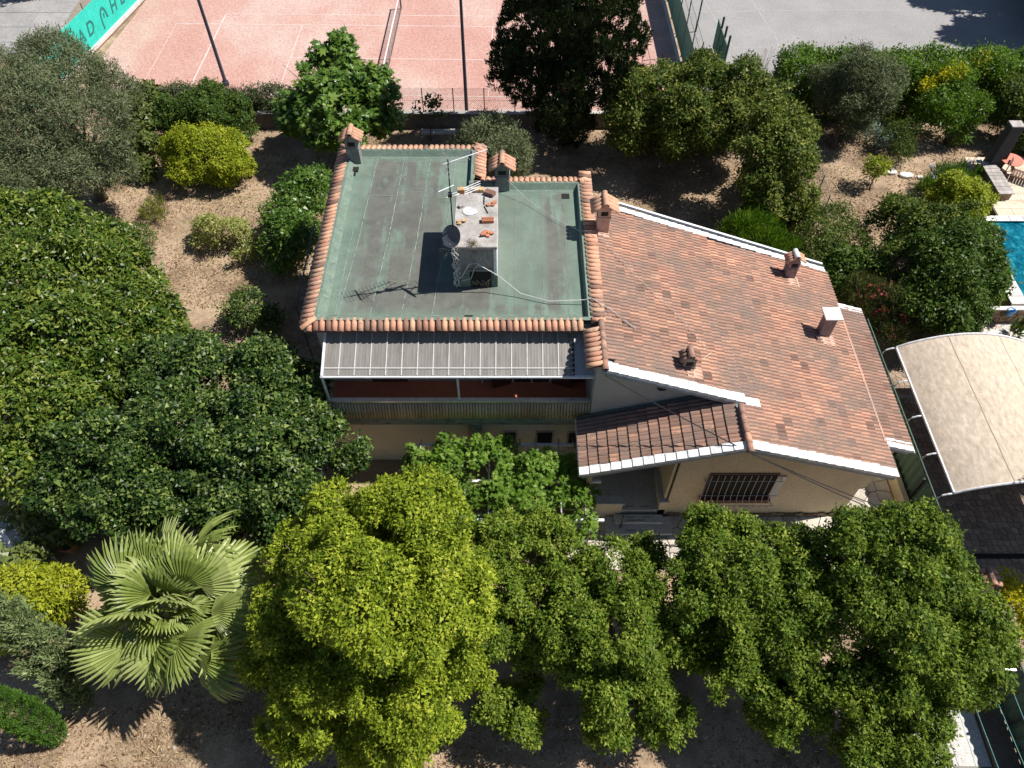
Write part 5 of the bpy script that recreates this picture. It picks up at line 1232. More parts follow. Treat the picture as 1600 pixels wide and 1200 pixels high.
E_ = [(8.34,9.3,5.0,1.1),(8.42,8.03,5.0,1.1),(7.85,7.28,4.5,1.19),(8.57,6.54,4.0,1.1),(7.94,5.66,3.0,1.11)]
plant('broadleaf_tree','narrow green tree squeezed between the window tree and the great rightmost tree','tree',(8.2,7.3,0),E_,G['camphor'],5,TREES,0.14,dens=820,tmid=0.46,holes=0.14,**CK)
F_ = [(9.83,9.15,6.0,1.19),(11.23,9.25,6.2,1.24),(10.34,7.83,6.0,1.41),(11.92,8.21,5.5,1.27),(12.86,7.66,5.0,1.09),(9.55,7.48,5.5,1.24),(10.95,6.76,5.0,1.42),(12.53,6.56,4.5,1.26),(13.95,7.26,4.0,0.71),(10.01,5.84,4.0,1.26),(11.64,5.8,3.5,1.06),(11.02,4.83,2.5,1.38),(9.92,4.49,2.5,0.91)]
plant('broadleaf_tree','widest dark green tree of the front row, beside the washing lines','tree',(11.2,7.2,0),F_,G['camphor'],6,TREES,0.2,dens=820,tmid=0.44,holes=0.12,**CK)
# left mass
LK = dict(L=0.175, asp=0.46, tuft=0.17, per=12, sub=16, up=0.65, droop=0.05, rand=0.6, subr=(0.16,0.36), core=0.84, tri=False, tvar=0.2, holes=0.05)
LA = [(-21.42,24.24,4.2,1.9),(-19.25,24.24,4.2,1.77),(-19.68,20.94,4.5,2.15),(-17.53,21.29,4.5,2.04),(-18.27,17.98,4.5,2.14),(-16.24,18.29,4.5,2.04),(-17.59,15.3,4.2,1.92),(-16.14,16.0,4.0,1.85),(-17.05,13.43,3.4,1.33)]
plant('laurel_tree','broad glossy laurel with large leaves filling the left edge below the grey olive','tree',(-18.3,18.8,0),LA,G['laurel'],11,None,0.2,dens=230,tmid=0.52,**LK)
LB = [(-17.43,24.1,3.6,1.38),(-16.01,21.99,3.8,1.58),(-14.86,19.37,4.0,1.86),(-13.9,19.56,3.4,1.27),(-13.03,18.42,3.2,1.0),(-14.66,17.17,4.0,1.42)]
plant('laurel_tree','glossy laurel sloping down to the gravel garden beside the house','tree',(-15.0,19.5,0),LB,G['laurel'],12,None,0.16,dens=230,tmid=0.48,**LK)
IK = dict(L=0.135, asp=0.8, tuft=0.16, per=16, sub=20, subr=(0.16,0.38), core=0.7, up=0.5, droop=0.15, rand=0.6, tmid=0.42, tvar=0.25, holes=0.12)
IC = [(-12.4,16.49,4.5,1.38),(-10.79,16.49,4.5,1.61),(-10.92,14.29,4.5,1.75),(-12.73,13.83,4.0,1.65),(-14.7,14.22,3.8,1.45),(-13.34,12.18,3.4,1.4),(-15.41,12.65,3.0,1.1),(-11.65,12.05,3.2,1.41)]
plant('dark_evergreen_tree','dark green evergreen behind the fan palm, left of the one touching the balcony','tree',(-12.6,14.0,0),IC,G['ivy'],13,None,0.18,dens=520,**IK)
ID = [(-8.6,16.26,4.8,1.36),(-7.48,15.92,4.5,1.02),(-8.68,14.03,4.5,1.63),(-7.17,14.09,4.0,1.33),(-5.9,14.2,3.2,0.8),(-7.84,12.33,4.0,1.38),(-9.65,12.32,3.6,1.4),(-7.7,11.44,3.0,0.97)]
plant('dark_evergreen_tree','dark green evergreen reaching to the left end of the balcony','tree',(-8.2,13.8,0),ID,G['ivy'],14,None,0.18,dens=520,**IK)
# olives
OK_ = dict(L=0.17, asp=0.24, tuft=0.22, per=24, sub=11, subr=(0.3,0.5), up=0.35, droop=-0.25, rand=0.8, curl=0.1, outd=0.5)
plant('olive_tree','huge grey green olive tree at the upper left corner','tree',(-21.6,31.8,0),[(-22.29,34.56,5.0,2.39),(-23.14,31.84,5.0,2.59),(-20.22,31.55,4.5,1.99),(-21.65,29.75,4.0,2.11),(-20.66,35.62,4.0,1.32),(-19.8,30.6,3.0,1.25),(-25.2,33.5,4.6,2.3)],G['olive'],21,None,0.25,dens=380,**OK_)
plant('olive_tree','smaller grey olive at the left edge between the huge olive and the laurel','tree',(-22.9,28.1,0),[(-22.93,27.92,3.6,1.77),(-21.85,28.42,3.2,1.2),(-24.6,28.38,3.6,1.78)],G['olive'],22,None,0.15,dens=380,**OK_)
plant('olive_tree','feathery small olive rising behind the notch of the flat roof','tree',(-1.0,32.4,0),[(-1.0,32.3,3.1,1.4),(0.0,31.9,2.7,1.1),(-2.0,33.0,2.8,1.05)],G['olive'],23,None,0.1,dens=430,tmid=0.6,**OK_)
plant('olive_tree','grey olive tree on a dark trunk in front of the right hand hedge','tree',(18.0,36.2,0),[(18.64,37.4,3.0,1.9),(17.82,37.9,2.8,1.4),(18.9,36.4,2.6,1.5),(20.1,38.2,2.8,1.4)],G['olive'],24,None,0.12,dens=430,tmid=0.45,**OK_)
# fig
FK = dict(L=0.23, tuft=0.22, holes=0.15, per=10, sub=13, subr=(0.26,0.42), core=0.65, up=0.85, droop=0.15, rand=0.5, lobed=True, curl=0.2, tvar=0.15)
plant('fig_tree','bright fig tree with big lobed leaves in front of the tennis court','tree',(-9.2,36.0,0),[(-9.34,37.42,4.0,1.5),(-10.72,35.83,3.5,1.6),(-7.78,36.43,3.5,1.6),(-9.0,34.87,3.0,2.0),(-11.42,35.05,2.5,1.12),(-7.09,35.05,2.5,1.18),(-9.0,37.7,5.2,0.7)],G['fig'],31,None,0.13,dens=85,tmid=0.5,**FK)
plant('fig_sapling','small dark leafed sapling against the court just right of the fig tree','sapling',(-4.6,37.0,0),[(-4.58,37.3,2.0,0.6),(-5.12,37.17,1.8,0.35),(-3.88,36.96,1.7,0.35)],G['ivy'],32,None,0.04,dens=40,L=0.24,asp=0.7,tuft=0.2,per=8,sub=3)
# back left shrubs
SK_ = dict(L=0.13, asp=0.5, tuft=0.13, per=22, sub=12, subr=(0.25,0.4), up=0.6, rand=0.5)
plant('round_shrub','round clipped lime yellow shrub on the gravel behind the house','shrub',(-16.1,33.4,0),[(-16.14,33.54,1.5,2.0),(-17.29,33.7,1.4,1.4),(-14.96,33.41,1.4,1.4)],G['lime'],41,None,0.12,dens=380,**SK_)
plant('round_shrub','dark green rounded shrub just behind the lime yellow one','shrub',(-16.8,36.9,0),[(-16.57,36.9,1.7,1.75),(-18.3,36.84,1.5,1.4),(-15.2,37.0,1.5,1.2)],G['dark'],42,None,0.12,dens=330,**SK_)
plant('climber_bush','ivy covered bush between the huge olive and the lime shrub','shrub',(-20.4,36.0,0),[(-20.53,36.69,1.8,1.05),(-20.06,35.51,1.2,0.87),(-21.02,34.93,1.0,0.77),(-20.19,38.0,2.0,0.79),(-19.6,33.6,0.6,0.6)],G['bay'],43,None,0.06,dens=130,L=0.22,asp=0.7,tuft=0.2,per=14,tmid=0.3)
def hedge(name, label, x0, x1, y0, y1, h, mat, seed, dens, L, base=(0,0,0), asp=0.5, top=0.12, tmid=0.5, tvar=0.18, up=0.4):
    g = np.random.default_rng(seed); base = ((x0+x1)/2, (y0+y1)/2, 0); t = thing(name, label, 'hedge', base)
    faces = [((x1-x0)*(y1-y0), 't'), ((x1-x0)*h, 'f'), ((x1-x0)*h, 'b'), ((y1-y0)*h, 'l'), ((y1-y0)*h, 'r')]; P, N = [], []
    for a, k in faces:
        n = int(a*dens/18); u = g.random(n); v = g.random(n)
        if k == 't': p = np.c_[x0+(x1-x0)*u, y0+(y1-y0)*v, np.full(n,h)]; m = (0,0,1)
        elif k in 'fb': p = np.c_[x0+(x1-x0)*u, np.full(n, y0 if k == 'f' else y1), 0.1+(h-0.1)*v]; m = (0,-1 if k == 'f' else 1,0.2)
        else: p = np.c_[np.full(n, x0 if k == 'l' else x1), y0+(y1-y0)*u, 0.1+(h-0.1)*v]; m = (-1 if k == 'l' else 1,0,0.2)
        lum = top*(np.sin(p[:,0]*2.3+seed)+np.sin(p[:,0]*0.9+p[:,1]*2.1)+0.8*np.sin(p[:,2]*4+p[:,0]*1.7))
        p = p+np.array(m)*(lum[:,None]+g.normal(size=(n,1))*0.08); P.append(p); N.append(np.tile(m,(n,1)))
    C = np.concatenate(P); Nn = np.concatenate(N).astype(float); nt = len(C); per = 18; ti = np.repeat(np.arange(nt),per); n = nt*per
    tt = np.clip(g.normal(tmid,tvar,nt),0,1); off = g.normal(size=(n,3))*0.14
    Pp = C[ti]+off; NN = Nn[ti]*0.6+np.array((0,0,up))+g.normal(size=(n,3))*0.55; D = Nn[ti]*0.5+off*3+g.normal(size=(n,3))*0.5+np.array((0,0,0.2))
    Ls = L*np.exp(g.normal(0,0.22,n)); LEAVES[0] += n
    link('foliage', leaf_mesh("foliage", Pp-np.array(base), NN, D, Ls, Ls*asp, np.clip(tt[ti]+g.normal(0,tvar*0.6,n),0,1), mat, tri=True), t)
    mb = MB()
    for k in range(max(2,int((x1-x0)/1.2))): xx = x0+0.5+(x1-x0-0.8)*k/max(1,int((x1-x0)/1.2)-1); mb.tube([(xx-base[0],0,0),(xx-base[0]+g.uniform(-.1,.1),0.05,h*0.8)],[0.04,0.02],5)
    mb.build('stem', MT['bark'], t); return t
hedge('box_hedge','low dark hedge along the near edge of the pink court',-20.6,-12.6,38.35,39.2,1.85,G['hedge'],51,900,0.12)
hedge('laurel_hedge','long bright green hedge between the upper right garden and the grey yard',15.4,34.0,39.2,41.2,3.0,G['bright'],52,520,0.17,tmid=0.5)
# gravel garden plants
plant('variegated_shrub','pale variegated shrub in the middle of the gravel garden','shrub',(-14.1,28.0,0),[(-14.16,28.13,0.75,1.15),(-13.28,27.55,0.6,0.9),(-15.06,28.47,0.6,0.85)],G['varieg'],44,None,0.05,dens=260,L=0.13,asp=0.5,tuft=0.14,per=18,sub=7,holes=0.2)
plant('small_shrub','small dark green shrub with dry brown skirt next to the glossy laurel','shrub',(-18.0,28.0,0),[(-18.03,28.1,0.55,0.7)],G['dark'],45,None,0.03,dens=330,L=0.1,asp=0.4,tuft=0.12,per=16,sub=6,tmid=0.6)
plant('grassy_clump','yellowish grassy clump on the gravel below the lime shrub','plant',(-18.3,30.4,0),[(-18.34,30.49,0.4,0.62),(-17.9,30.1,0.3,0.4)],G['photinia'],46,None,0.0,dens=280,L=0.22,asp=0.12,tuft=0.12,per=18,sub=5,spray=True,tmid=0.7)
plant('bay_bush','leafy green bush pressed against the left side of the house','shrub',(-10.2,28.2,0),[(-10.23,29.19,2.2,1.2),(-11.0,27.8,1.8,1.1),(-9.93,26.9,1.8,1.2),(-10.9,26.46,1.2,0.95),(-9.76,30.16,2.2,0.8)],G['fig'],47,None,0.07,dens=200,L=0.2,asp=0.5,tuft=0.22,per=16,sub=8,tmid=0.4)
plant('shade_shrub','dark low shrub in the shade of the house on the gravel','shrub',(-11.6,22.9,0),[(-11.88,22.96,0.9,1.0),(-10.85,22.57,0.7,0.7)],G['ivy'],48,None,0.04,dens=200,L=0.16,asp=0.5,tuft=0.18,per=16,sub=6)
# cypress: dense upright sprays
CYK = dict(L=0.17, asp=0.42, tuft=0.14, per=34, sub=16, subr=(0.2,0.34), spray=True, curl=0.1, inner=0.1, tvar=0.14)
plant('cypress_tree','massive dark cypress standing behind the house against the court','tree',(2.9,36.8,0),[(2.9,36.8,1.4,1.7),(0.9,36.7,4.0,2.1),(4.6,36.8,4.2,2.2),(2.7,35.9,3.6,2.3),(1.1,36.7,6.5,2.5),(4.5,36.8,7.0,2.4),(2.8,36.5,9.0,3.0),(2.8,36.6,11.5,2.6),(2.8,36.6,13.8,1.9),(2.8,36.6,15.5,1.1)],G['cypress'],61,None,0.3,dens=380,tmid=0.45,**CYK)
# shrub belt behind the wing
PK = dict(L=0.155, asp=0.6, tuft=0.2, per=18, sub=11, subr=(0.28,0.45), up=0.5, rand=0.6, tvar=0.26, holes=0.24)
plant('photinia_shrub','bronze tinted shrub right of the massive cypress','shrub',(7.4,36.6,0),[(6.91,34.81,3.6,1.71),(6.17,34.6,2.8,1.54),(8.41,33.68,3.6,1.62),(8.01,35.94,3.8,1.4),(8.66,33.96,2.4,1.4),(7.42,36.39,1.2,1.42),(9.19,36.39,1.2,1.59),(5.79,36.05,2.8,1.19)],G['photinia'],62,None,0.08,dens=300,tmid=0.4,**PK)
plant('photinia_shrub','bronze and dark shrub below the short green panel fence','shrub',(11.4,37.2,0),[(9.83,35.04,4.0,1.64),(11.52,35.33,4.0,1.71),(12.84,34.81,3.6,1.48),(10.4,33.46,3.2,1.56),(10.17,37.3,4.0,0.95),(12.38,36.84,1.5,1.77),(10.57,36.54,1.5,1.59),(12.23,34.04,2.8,1.32)],G['photinia'],63,None,0.08,dens=300,tmid=0.33,**PK)
plant('overgrown_column','tall overgrown shrub column running down beside the wire fence','shrub',(13.2,31.6,0),[(12.23,31.32,5.0,1.27),(11.81,29.94,4.4,1.38),(12.81,29.48,4.2,1.25),(11.81,29.13,3.2,1.46),(13.27,29.17,2.6,1.29),(12.26,28.73,1.8,1.31),(13.88,29.08,1.3,1.07),(13.43,31.18,4.4,1.04),(12.7,30.66,1.0,1.14),(13.67,32.07,1.5,1.32)],G['photinia'],64,None,0.08,dens=310,tmid=0.46,**PK)
plant('bright_shrub','bright green feathery shrub just behind the sloping white verge','shrub',(11.1,26.1,0),[(11.1,26.15,2.3,1.25),(10.35,26.6,2.1,0.85),(12.1,25.95,2.1,0.85),(11.2,26.2,1.2,1.1)],G['bright'],65,None,0.06,dens=260,L=0.22,asp=0.22,tuft=0.2,per=18,sub=7,spray=True)
plant('myrtle_shrub','dull olive shrub between the shrub column and the mauve chimney','shrub',(14.9,27.0,0),[(14.85,27.57,1.9,1.3),(13.99,26.25,1.7,1.3),(15.78,27.13,1.5,1.2)],G['photinia'],66,None,0.06,dens=300,L=0.12,asp=0.45,tuft=0.2,per=18,sub=8,tmid=0.28)
plant('glossy_shrub','glossy green shrub behind the roof corner next to the slim mauve chimney','shrub',(15.4,24.9,0),[(15.72,24.98,1.7,1.15),(14.87,24.67,1.4,0.95)],G['dark'],67,None,0.06,dens=200,L=0.18,asp=0.5,tuft=0.2,per=16,sub=7,tmid=0.6)
ol = plant('oleander','oleander with dull red flowers along the green boundary fence','shrub',(16.1,22.6,0),[(15.85,22.41,1.8,1.05),(16.57,22.04,1.8,1.05),(16.3,21.5,1.4,0.85),(15.6,23.57,1.6,0.86),(16.56,24.2,1.5,0.82)],G['oleander'],68,None,0.05,dens=280,L=0.2,asp=0.2,tuft=0.2,per=18,sub=7,spray=True)
link('flowers', crown_mesh('flowers',[(15.85,22.3,1.95,1.0),(16.6,22.0,1.95,1.0),(16.3,21.5,1.5,0.85),(15.6,23.5,1.7,0.8)],G['petal_red'],69,dens=26,L=0.1,asp=0.8,tuft=0.1,per=9,sub=3,base=(16.1,22.6,0),inner=0.0), ol, None, 'stuff')
PT = dict(L=0.155, asp=0.6, tuft=0.2, per=18, sub=11, subr=(0.28,0.45), up=0.5, rand=0.6, tvar=0.17)
plant('garden_tree','dark leafy tree left of the swimming pool, branches open over bare soil','tree',(18.4,26.6,0),[(18.0,27.4,2.3,1.2),(18.59,26.2,2.8,1.4),(20.5,27.0,2.4,1.2),(17.6,24.9,2.5,1.15),(19.5,27.6,2.0,0.9)],G['photinia'],71,None,0.1,dens=270,tmid=0.3,holes=0.28,**PT)
plant('garden_tree','dense glossy tree between the swimming pool and the carport','tree',(19.0,23.4,0),[(18.75,24.34,3.0,1.6),(20.65,25.17,2.6,1.29),(18.54,22.41,2.6,1.6),(20.5,23.57,2.2,1.13),(17.7,22.04,2.2,1.4),(19.36,21.95,1.6,1.05)],G['dark'],72,None,0.12,dens=330,tmid=0.5,**PT)
plant('pool_shrub','lighter green shrub at the pool edge above the rubble wall','shrub',(21.3,25.0,0),[(21.5,26.4,1.7,1.1),(21.4,24.8,1.5,1.0),(21.0,23.8,1.2,0.9),(20.9,27.8,1.5,0.9)],G['bright'],73,None,0.06,dens=330,tmid=0.5,**PT)
# upper right garden
plant('broom_tree','small tree with bright yellow top in front of the long hedge','tree',(24.6,36.6,0),[(24.22,38.2,2.5,1.15),(23.63,37.29,2.0,1.3),(24.77,36.99,1.6,1.3),(23.42,38.2,1.9,0.9)],G['bright'],81,None,0.07,dens=230,L=0.2,asp=0.3,tuft=0.22,per=18,sub=7,tmid=0.5)
plant('yellow_bloom_shrub','yellow crown topping the small tree by the long hedge','shrub',(23.7,38.2,0),[(23.6,38.4,3.0,0.75),(23.1,38.2,2.6,0.6),(24.3,38.5,3.0,0.6)],G['yellow'],82,None,0.04,dens=230,L=0.17,asp=0.35,tuft=0.2,per=16,sub=5,holes=0.2)
plant('yellow_bloom_shrub','yellow flowering shrub embedded in the long hedge farther right','shrub',(27.0,39.9,0),[(27.04,40.2,2.7,0.8),(26.2,39.9,2.6,0.6),(27.6,39.5,2.2,0.6)],G['yellow'],83,None,0.04,dens=220,L=0.17,asp=0.35,tuft=0.2,per=16,sub=5,holes=0.25,tmid=0.4)
plant('citrus_tree','tiny round citrus tree casting a dark shadow on bare gravel','tree',(19.1,32.6,0),[(19.13,32.89,1.25,0.62),(19.5,33.1,1.2,0.5),(18.8,32.7,1.1,0.45)],G['lime'],84,None,0.045,dens=150,L=0.16,asp=0.5,tuft=0.16,per=12,sub=4,tmid=0.35,limbs=3)
plant('silver_shrub','silver grey shrub below the olive in the upper right garden','shrub',(20.2,36.8,0),[(20.12,37.12,0.7,0.66),(20.64,36.2,0.5,0.5)],G['grey'],85,None,0.03,dens=220,L=0.16,asp=0.35,tuft=0.18,per=14,sub=5)
plant('dark_shrub','brownish dark shrub right of the silver grey one','shrub',(21.4,35.7,0),[(21.37,36.09,1.0,0.95),(21.35,35.1,0.7,0.7)],G['photinia'],86,None,0.04,dens=260,L=0.13,asp=0.3,tuft=0.18,per=16,sub=6,tmid=0.25)
plant('clipped_ball','clipped yellow green ball shrub beside the pool terrace','shrub',(22.6,30.4,0),[(22.61,30.5,1.25,1.25),(23.1,30.3,1.15,1.05),(22.0,30.6,1.1,0.9)],G['lime'],87,None,0.08,dens=420,tmid=0.55,**SK_)
plant('end_shrub','shrub at the right edge behind the dark pillar','shrub',(27.8,36.6,0),[(27.75,37.29,2.0,1.35),(28.0,35.2,1.4,1.2),(29.3,36.5,1.8,1.4)],G['photinia'],88,None,0.06,dens=330,tmid=0.3,**PT)
ag = plant('agapanthus','bed of blue white agapanthus heads by the clipped ball shrub','plant',(23.0,32.4,0),[(22.86,32.58,0.4,1.0),(23.98,32.84,0.4,0.9),(21.76,31.79,0.4,0.8)],G['fig'],89,None,0.0,dens=140,L=0.4,asp=0.12,tuft=0.2,per=16,sub=5,spray=True,part='strap_leaves')
g = np.random.default_rng(90)
fm = [crown_mesh('flower',[(0,0,0,0.13)],G['agapanthus'],900+k,dens=1500,L=0.06,asp=0.6,tuft=0.05,per=6,sub=0,floor=-1) for k in range(3)]
for k,(x,y) in enumerate(((22.0,32.4),(22.35,32.75),(22.75,33.0),(23.1,32.6),(23.3,33.2),(23.7,33.3),(24.1,33.0),(23.5,32.3),(24.3,33.4),(22.6,32.2),(22.2,33.2))):
    z = 0.95+0.25*g.random(); o = link('flower', fm[k%3], ag); o.location = (x-23.0,y-32.4,z); o.scale = (1.25,)*3
    MB().tube([(x-23.0+g.uniform(-.1,.1),y-32.4-0.1,0.1),(x-23.0,y-32.4,z)],0.012,4).build('flower_stem', MT['fencegreen'], ag)
plant('agave','dark spiky agave on the white gravel','plant',(22.5,22.2,0),[(22.5,22.2,0.25,0.3)],G['ivy'],91,None,0.0,dens=70,L=0.55,asp=0.2,tuft=0.1,per=12,sub=1,spray=True)
plant('agave','greyish spiky plant on the white gravel at the right edge','plant',(23.4,21.6,0),[(23.4,21.6,0.35,0.45)],G['grey'],92,None,0.0,dens=70,L=0.4,asp=0.2,tuft=0.1,per=12,sub=1,spray=True,tmid=0.2)
# grapevine on the pergola
VL = [(-2.35,14.5,2.45,0.95),(-0.92,14.02,2.45,1.25),(-2.5,13.23,2.4,1.05),(0.7,14.0,2.45,1.05),(1.88,14.2,2.4,0.6),(0.2,12.5,2.4,1.1),(1.7,12.47,2.4,1.1),(2.43,12.05,2.3,0.7),(-1.9,12.2,2.2,0.75),(-3.4,14.6,2.4,0.6)]
VL = [(x,y-0.2,z,r*0.92) for x,y,z,r in VL]+[(-0.2,14.5,2.45,0.6),(0.9,13.2,2.5,0.7),(-1.3,13.0,2.5,0.7),(2.6,13.0,2.3,0.45)]
gv = plant('grapevine','bright green grapevine spread over the pergola in front of the lower wall','vine',(-0.4,13.4,0),VL,G['grape'],93,None,0.05,dens=110,L=0.125,tuft=0.15,per=10,sub=10,lobed=True,up=0.9,droop=0.1,rand=0.5,holes=0.08,inner=0.1,subr=(0.25,0.4),limbs=8)
straw('dead_branch', (2.3,14.9,2.3), 14, 0.5, 0.9, 'bare forked dead branch sticking up at the right of the grapevine', 8)
# lower left
plant('golden_shrub','golden yellow shrub at the left edge beside the fan palm','shrub',(-16.0,9.3,0),[(-16.15,9.53,2.0,1.25),(-15.27,9.47,1.6,0.85),(-16.42,8.9,1.5,1.0),(-15.03,9.33,1.1,0.6)],G['lime'],94,None,0.06,dens=330,L=0.14,asp=0.5,tuft=0.18,per=18,sub=8,tmid=0.6)
plant('broad_leaved_bush','bush with broad leaves behind the crumpled white sheet','shrub',(-17.3,12.4,0),[(-17.2,12.7,0.8,0.85),(-16.4,12.6,0.6,0.7),(-18.2,13.2,0.8,0.7),(-17.4,11.2,0.7,0.7)],G['bay'],95,None,0.05,dens=60,L=0.32,asp=0.55,tuft=0.25,per=9,sub=5,up=0.9)
plant('juniper_tree','feathery grey green conifer leaning across the lower left edge','tree',(-13.9,6.6,0),[(-13.85,6.5,0.3,0.34),(-13.92,6.65,0.8,0.5),(-14.03,6.85,1.4,0.62),(-14.18,7.1,2.0,0.68),(-14.34,7.35,2.7,0.68),(-14.5,7.6,3.4,0.62),(-14.64,7.85,4.2,0.5),(-14.75,8.05,4.9,0.3)],G['conifer'],96,None,0.07,dens=650,L=0.18,asp=0.24,tuft=0.10,per=26,sub=12,subr=(0.2,0.4),spray=True,holes=0.1)
plant('clipped_conifer','smooth clipped green conifer column at the lower left corner','tree',(-14.6,5.6,0),[(-14.38,5.5,0.3,0.32),(-14.46,5.56,0.6,0.42),(-14.56,5.62,1.0,0.5),(-14.66,5.68,1.4,0.54),(-14.76,5.74,1.8,0.55),(-14.88,5.8,2.3,0.5),(-15.0,5.86,2.8,0.42)],G['clipped'],97,None,0.06,dens=2600,L=0.06,asp=0.45,tuft=0.05,per=24,sub=4,subr=(0.2,0.3),core=0.95,spray=True,inner=0.0)
plant('forsythia','yellow flowering shrub behind the green fence at the lower right edge','shrub',(16.95,9.6,0),[(17.0,9.59,1.4,0.6),(16.75,10.2,1.45,0.3),(17.3,9.1,1.3,0.6),(17.1,8.4,1.1,0.5)],G['yellow'],98,None,0.04,dens=240,L=0.15,asp=0.45,tuft=0.15,per=14,sub=5)
plant('broadleaf_tree','tall tree past the right edge shading the cobbled drive','tree',(22.6,12.2,0),[(22.5,12.3,4.2,1.5),(22.2,12.2,5.6,1.6),(22.4,12.4,7.0,1.7),(22.0,12.2,8.6,1.6),(23.8,12.3,5.2,1.6),(22.4,12.3,10.0,1.1),(23.6,12.6,7.4,1.4)],G['camphor'],7,None,0.2,dens=200,L=0.2,asp=0.65,tuft=0.22,per=20,sub=8)
plant('broadleaf_tree','tall tree past the right edge by the far end of the carport','tree',(25.6,16.6,0),[(25.6,16.6,4.0,2.0),(25.2,16.8,5.8,2.0),(25.4,16.4,7.4,1.5)],G['camphor'],8,None,0.18,dens=200,L=0.2,asp=0.65,tuft=0.22,per=20,sub=8)
# out of frame trees whose shade falls on the yard
for k,(x,y,lab) in enumerate(((37.3,49.6,'tall dark conifer beyond the right edge shading the grey yard'),(37.4,54.5,'second tall dark conifer farther back beyond the grey yard'),(38.6,45.0,'dark conifer just past the end of the long hedge'))):
    h = (12.0,13.0,10.5)[k]; plant('dark_conifer',lab,'tree',(x,y,0),[(x,y,2.0,2.9),(x,y,3.8,2.9),(x,y,5.6,2.6),(x,y,7.4,2.3),(x,y,h-2.6,1.8),(x,y,h-1.0,1.0)],G['cypress'],101+k,'conifers beyond the grey yard',0.2,dens=120,L=0.35,asp=0.5,tuft=0.25,per=24,sub=12,subr=(0.2,0.34),spray=True)
plant('dark_conifer','dark conifer on the paved yard beyond the turquoise windscreen','tree',(-33.5,54.5,0),[(-33.5,54.5,1.6,2.0),(-33.5,54.5,3.2,1.9),(-33.5,54.5,4.8,1.4),(-33.5,54.5,6.2,0.8)],G['cypress'],104,None,0.2,dens=110,L=0.35,asp=0.3,tuft=0.25,per=24,sub=12,subr=(0.2,0.34),spray=True)
# slender stems by the yard
straw('bare_stems', (14.2,39.9,1.8), 14, 1.2, 2.2, 'bare thin stems rising above the bronze shrubs against the grey yard', 14)

# ---- fan palm: every frond a part
pb = (-10.25,8.4,0); pm = thing('fan_palm', 'fan palm with large pale green pleated fronds at the lower left', 'palm', pb)
g = random.Random(77); mb = MB(); P = []; rr = []
for i in range(14): P.append((0.02*math.sin(i), 0.02*math.cos(i*1.3), i*0.27)); rr.append(0.26 if i % 2 else 0.3)
mb.tube(P, rr, 10); mb.build('trunk', MT['bark'], pm)
def frond_mesh(seed, rad, mat, droopy=0.35, span=2.35, nseg=34, tone=0.55):
    g = random.Random(seed); V, Fc, T = [], [], []
    pl = 0.95+0.2*(seed%3)
    def bx_(p, q, r0, r1):
        p, q = Vector(p), Vector(q); d = (q-p).normalized(); a = d.cross(Vector((0,0,1))).normalized(); b = a.cross(d); k = len(V)
        for c, r in ((p,r0),(q,r1)): V.extend([tuple(c+a*r),tuple(c+b*r*0.6),tuple(c-a*r),tuple(c-b*r*0.6)])
        for j in range(4): Fc.append((k+j,k+(j+1)%4,k+4+(j+1)%4,k+4+j)); T.append(0.8)
    bx_((0,0,0),(pl*0.5,0,0.06),0.03,0.024); bx_((pl*0.5,0,0.06),(pl+0.1,0,0.0),0.024,0.016)
    for s in range(nseg):
        a0 = -span+2*span*s/nseg; a1 = -span+2*span*(s+1)/nseg; am = (a0+a1)/2
        L = rad*(0.72+0.28*math.cos(am*0.55))*g.uniform(0.93,1.05); bend = droopy*g.uniform(0.7,1.3); t = min(1,max(0,g.gauss(tone,0.1)))
        k = len(V); st = ((0.02,0),(0.35,0.035),(0.70,0.04),(0.87,0.02),(1.0,0.0))
        for f, pleat in st:
            r = L*f; dz = -bend*rad*max(0,f-0.35)**2*1.2-0.22*rad*abs(am/span)**2*f+0.03
            wdt = 1.0 if f <= 0.72 else (0.6 if f < 0.9 else 0.05)
            for aa, pz in ((am-(am-a0)*wdt, 0),(am, pleat*rad),(am+(a1-am)*wdt, 0)):
                V.append((pl+r*math.cos(aa), r*math.sin(aa), dz+pz))
        for q in range(len(st)-1):
            b = k+q*3; Fc.extend([(b,b+3,b+4,b+1),(b+1,b+4,b+5,b+2)]); tq = t if q < 3 else min(1,t+0.2); T.extend([tq,tq])
    me = bpy.data.meshes.new('frond'); me.from_pydata(V, [], Fc); at = me.attributes.new('tint','FLOAT','FACE'); at.data.foreach_set('value', T); me.materials.append(mat); return me
FR = [frond_mesh(k, 1.32+0.07*(k%3), G['palm'], 0.12+0.13*k, 1.35+0.12*(k%4), 26, (0.45,0.8,0.55,0.35,0.7,0.5,0.9)[k]) for k in range(7)]
DRY = [frond_mesh(9, 0.9, G['litter'], 0.9, 1.6, 20)]
for i in range(29):
    az = i*2.399963+g.uniform(-0.35,0.35); t = i/28; el = R(80-112*t+g.uniform(-22,22)); o = link('frond', FR[(i*3)%7], pm)
    s = 0.72+0.38*min(1,t*2.2)+g.uniform(-0.1,0.1)
    o.matrix_local = Matrix.Translation((0.1*math.cos(az),0.1*math.sin(az),3.75-0.35*t)) @ Matrix.Rotation(az,4,'Z') @ Matrix.Rotation(-el,4,'Y') @ Matrix.Rotation(g.uniform(-1.1,1.1),4,'X') @ Matrix.Scale(s,4)
for i in range(21):   # older outer ring and short inner fronds that close the crown
    az = i*0.2992+0.25; inner = i%3 != 2; o = link('frond', FR[(i*2)%7], pm); s = 0.66 if inner else 0.95
    o.matrix_local = Matrix.Translation((0,0,3.55 if inner else 3.2)) @ Matrix.Rotation(az,4,'Z') @ Matrix.Rotation(R((-52,-22,30)[i%3])+g.uniform(-0.15,0.15),4,'Y') @ Matrix.Rotation(g.uniform(-0.4,0.4),4,'X') @ Matrix.Scale(s,4)
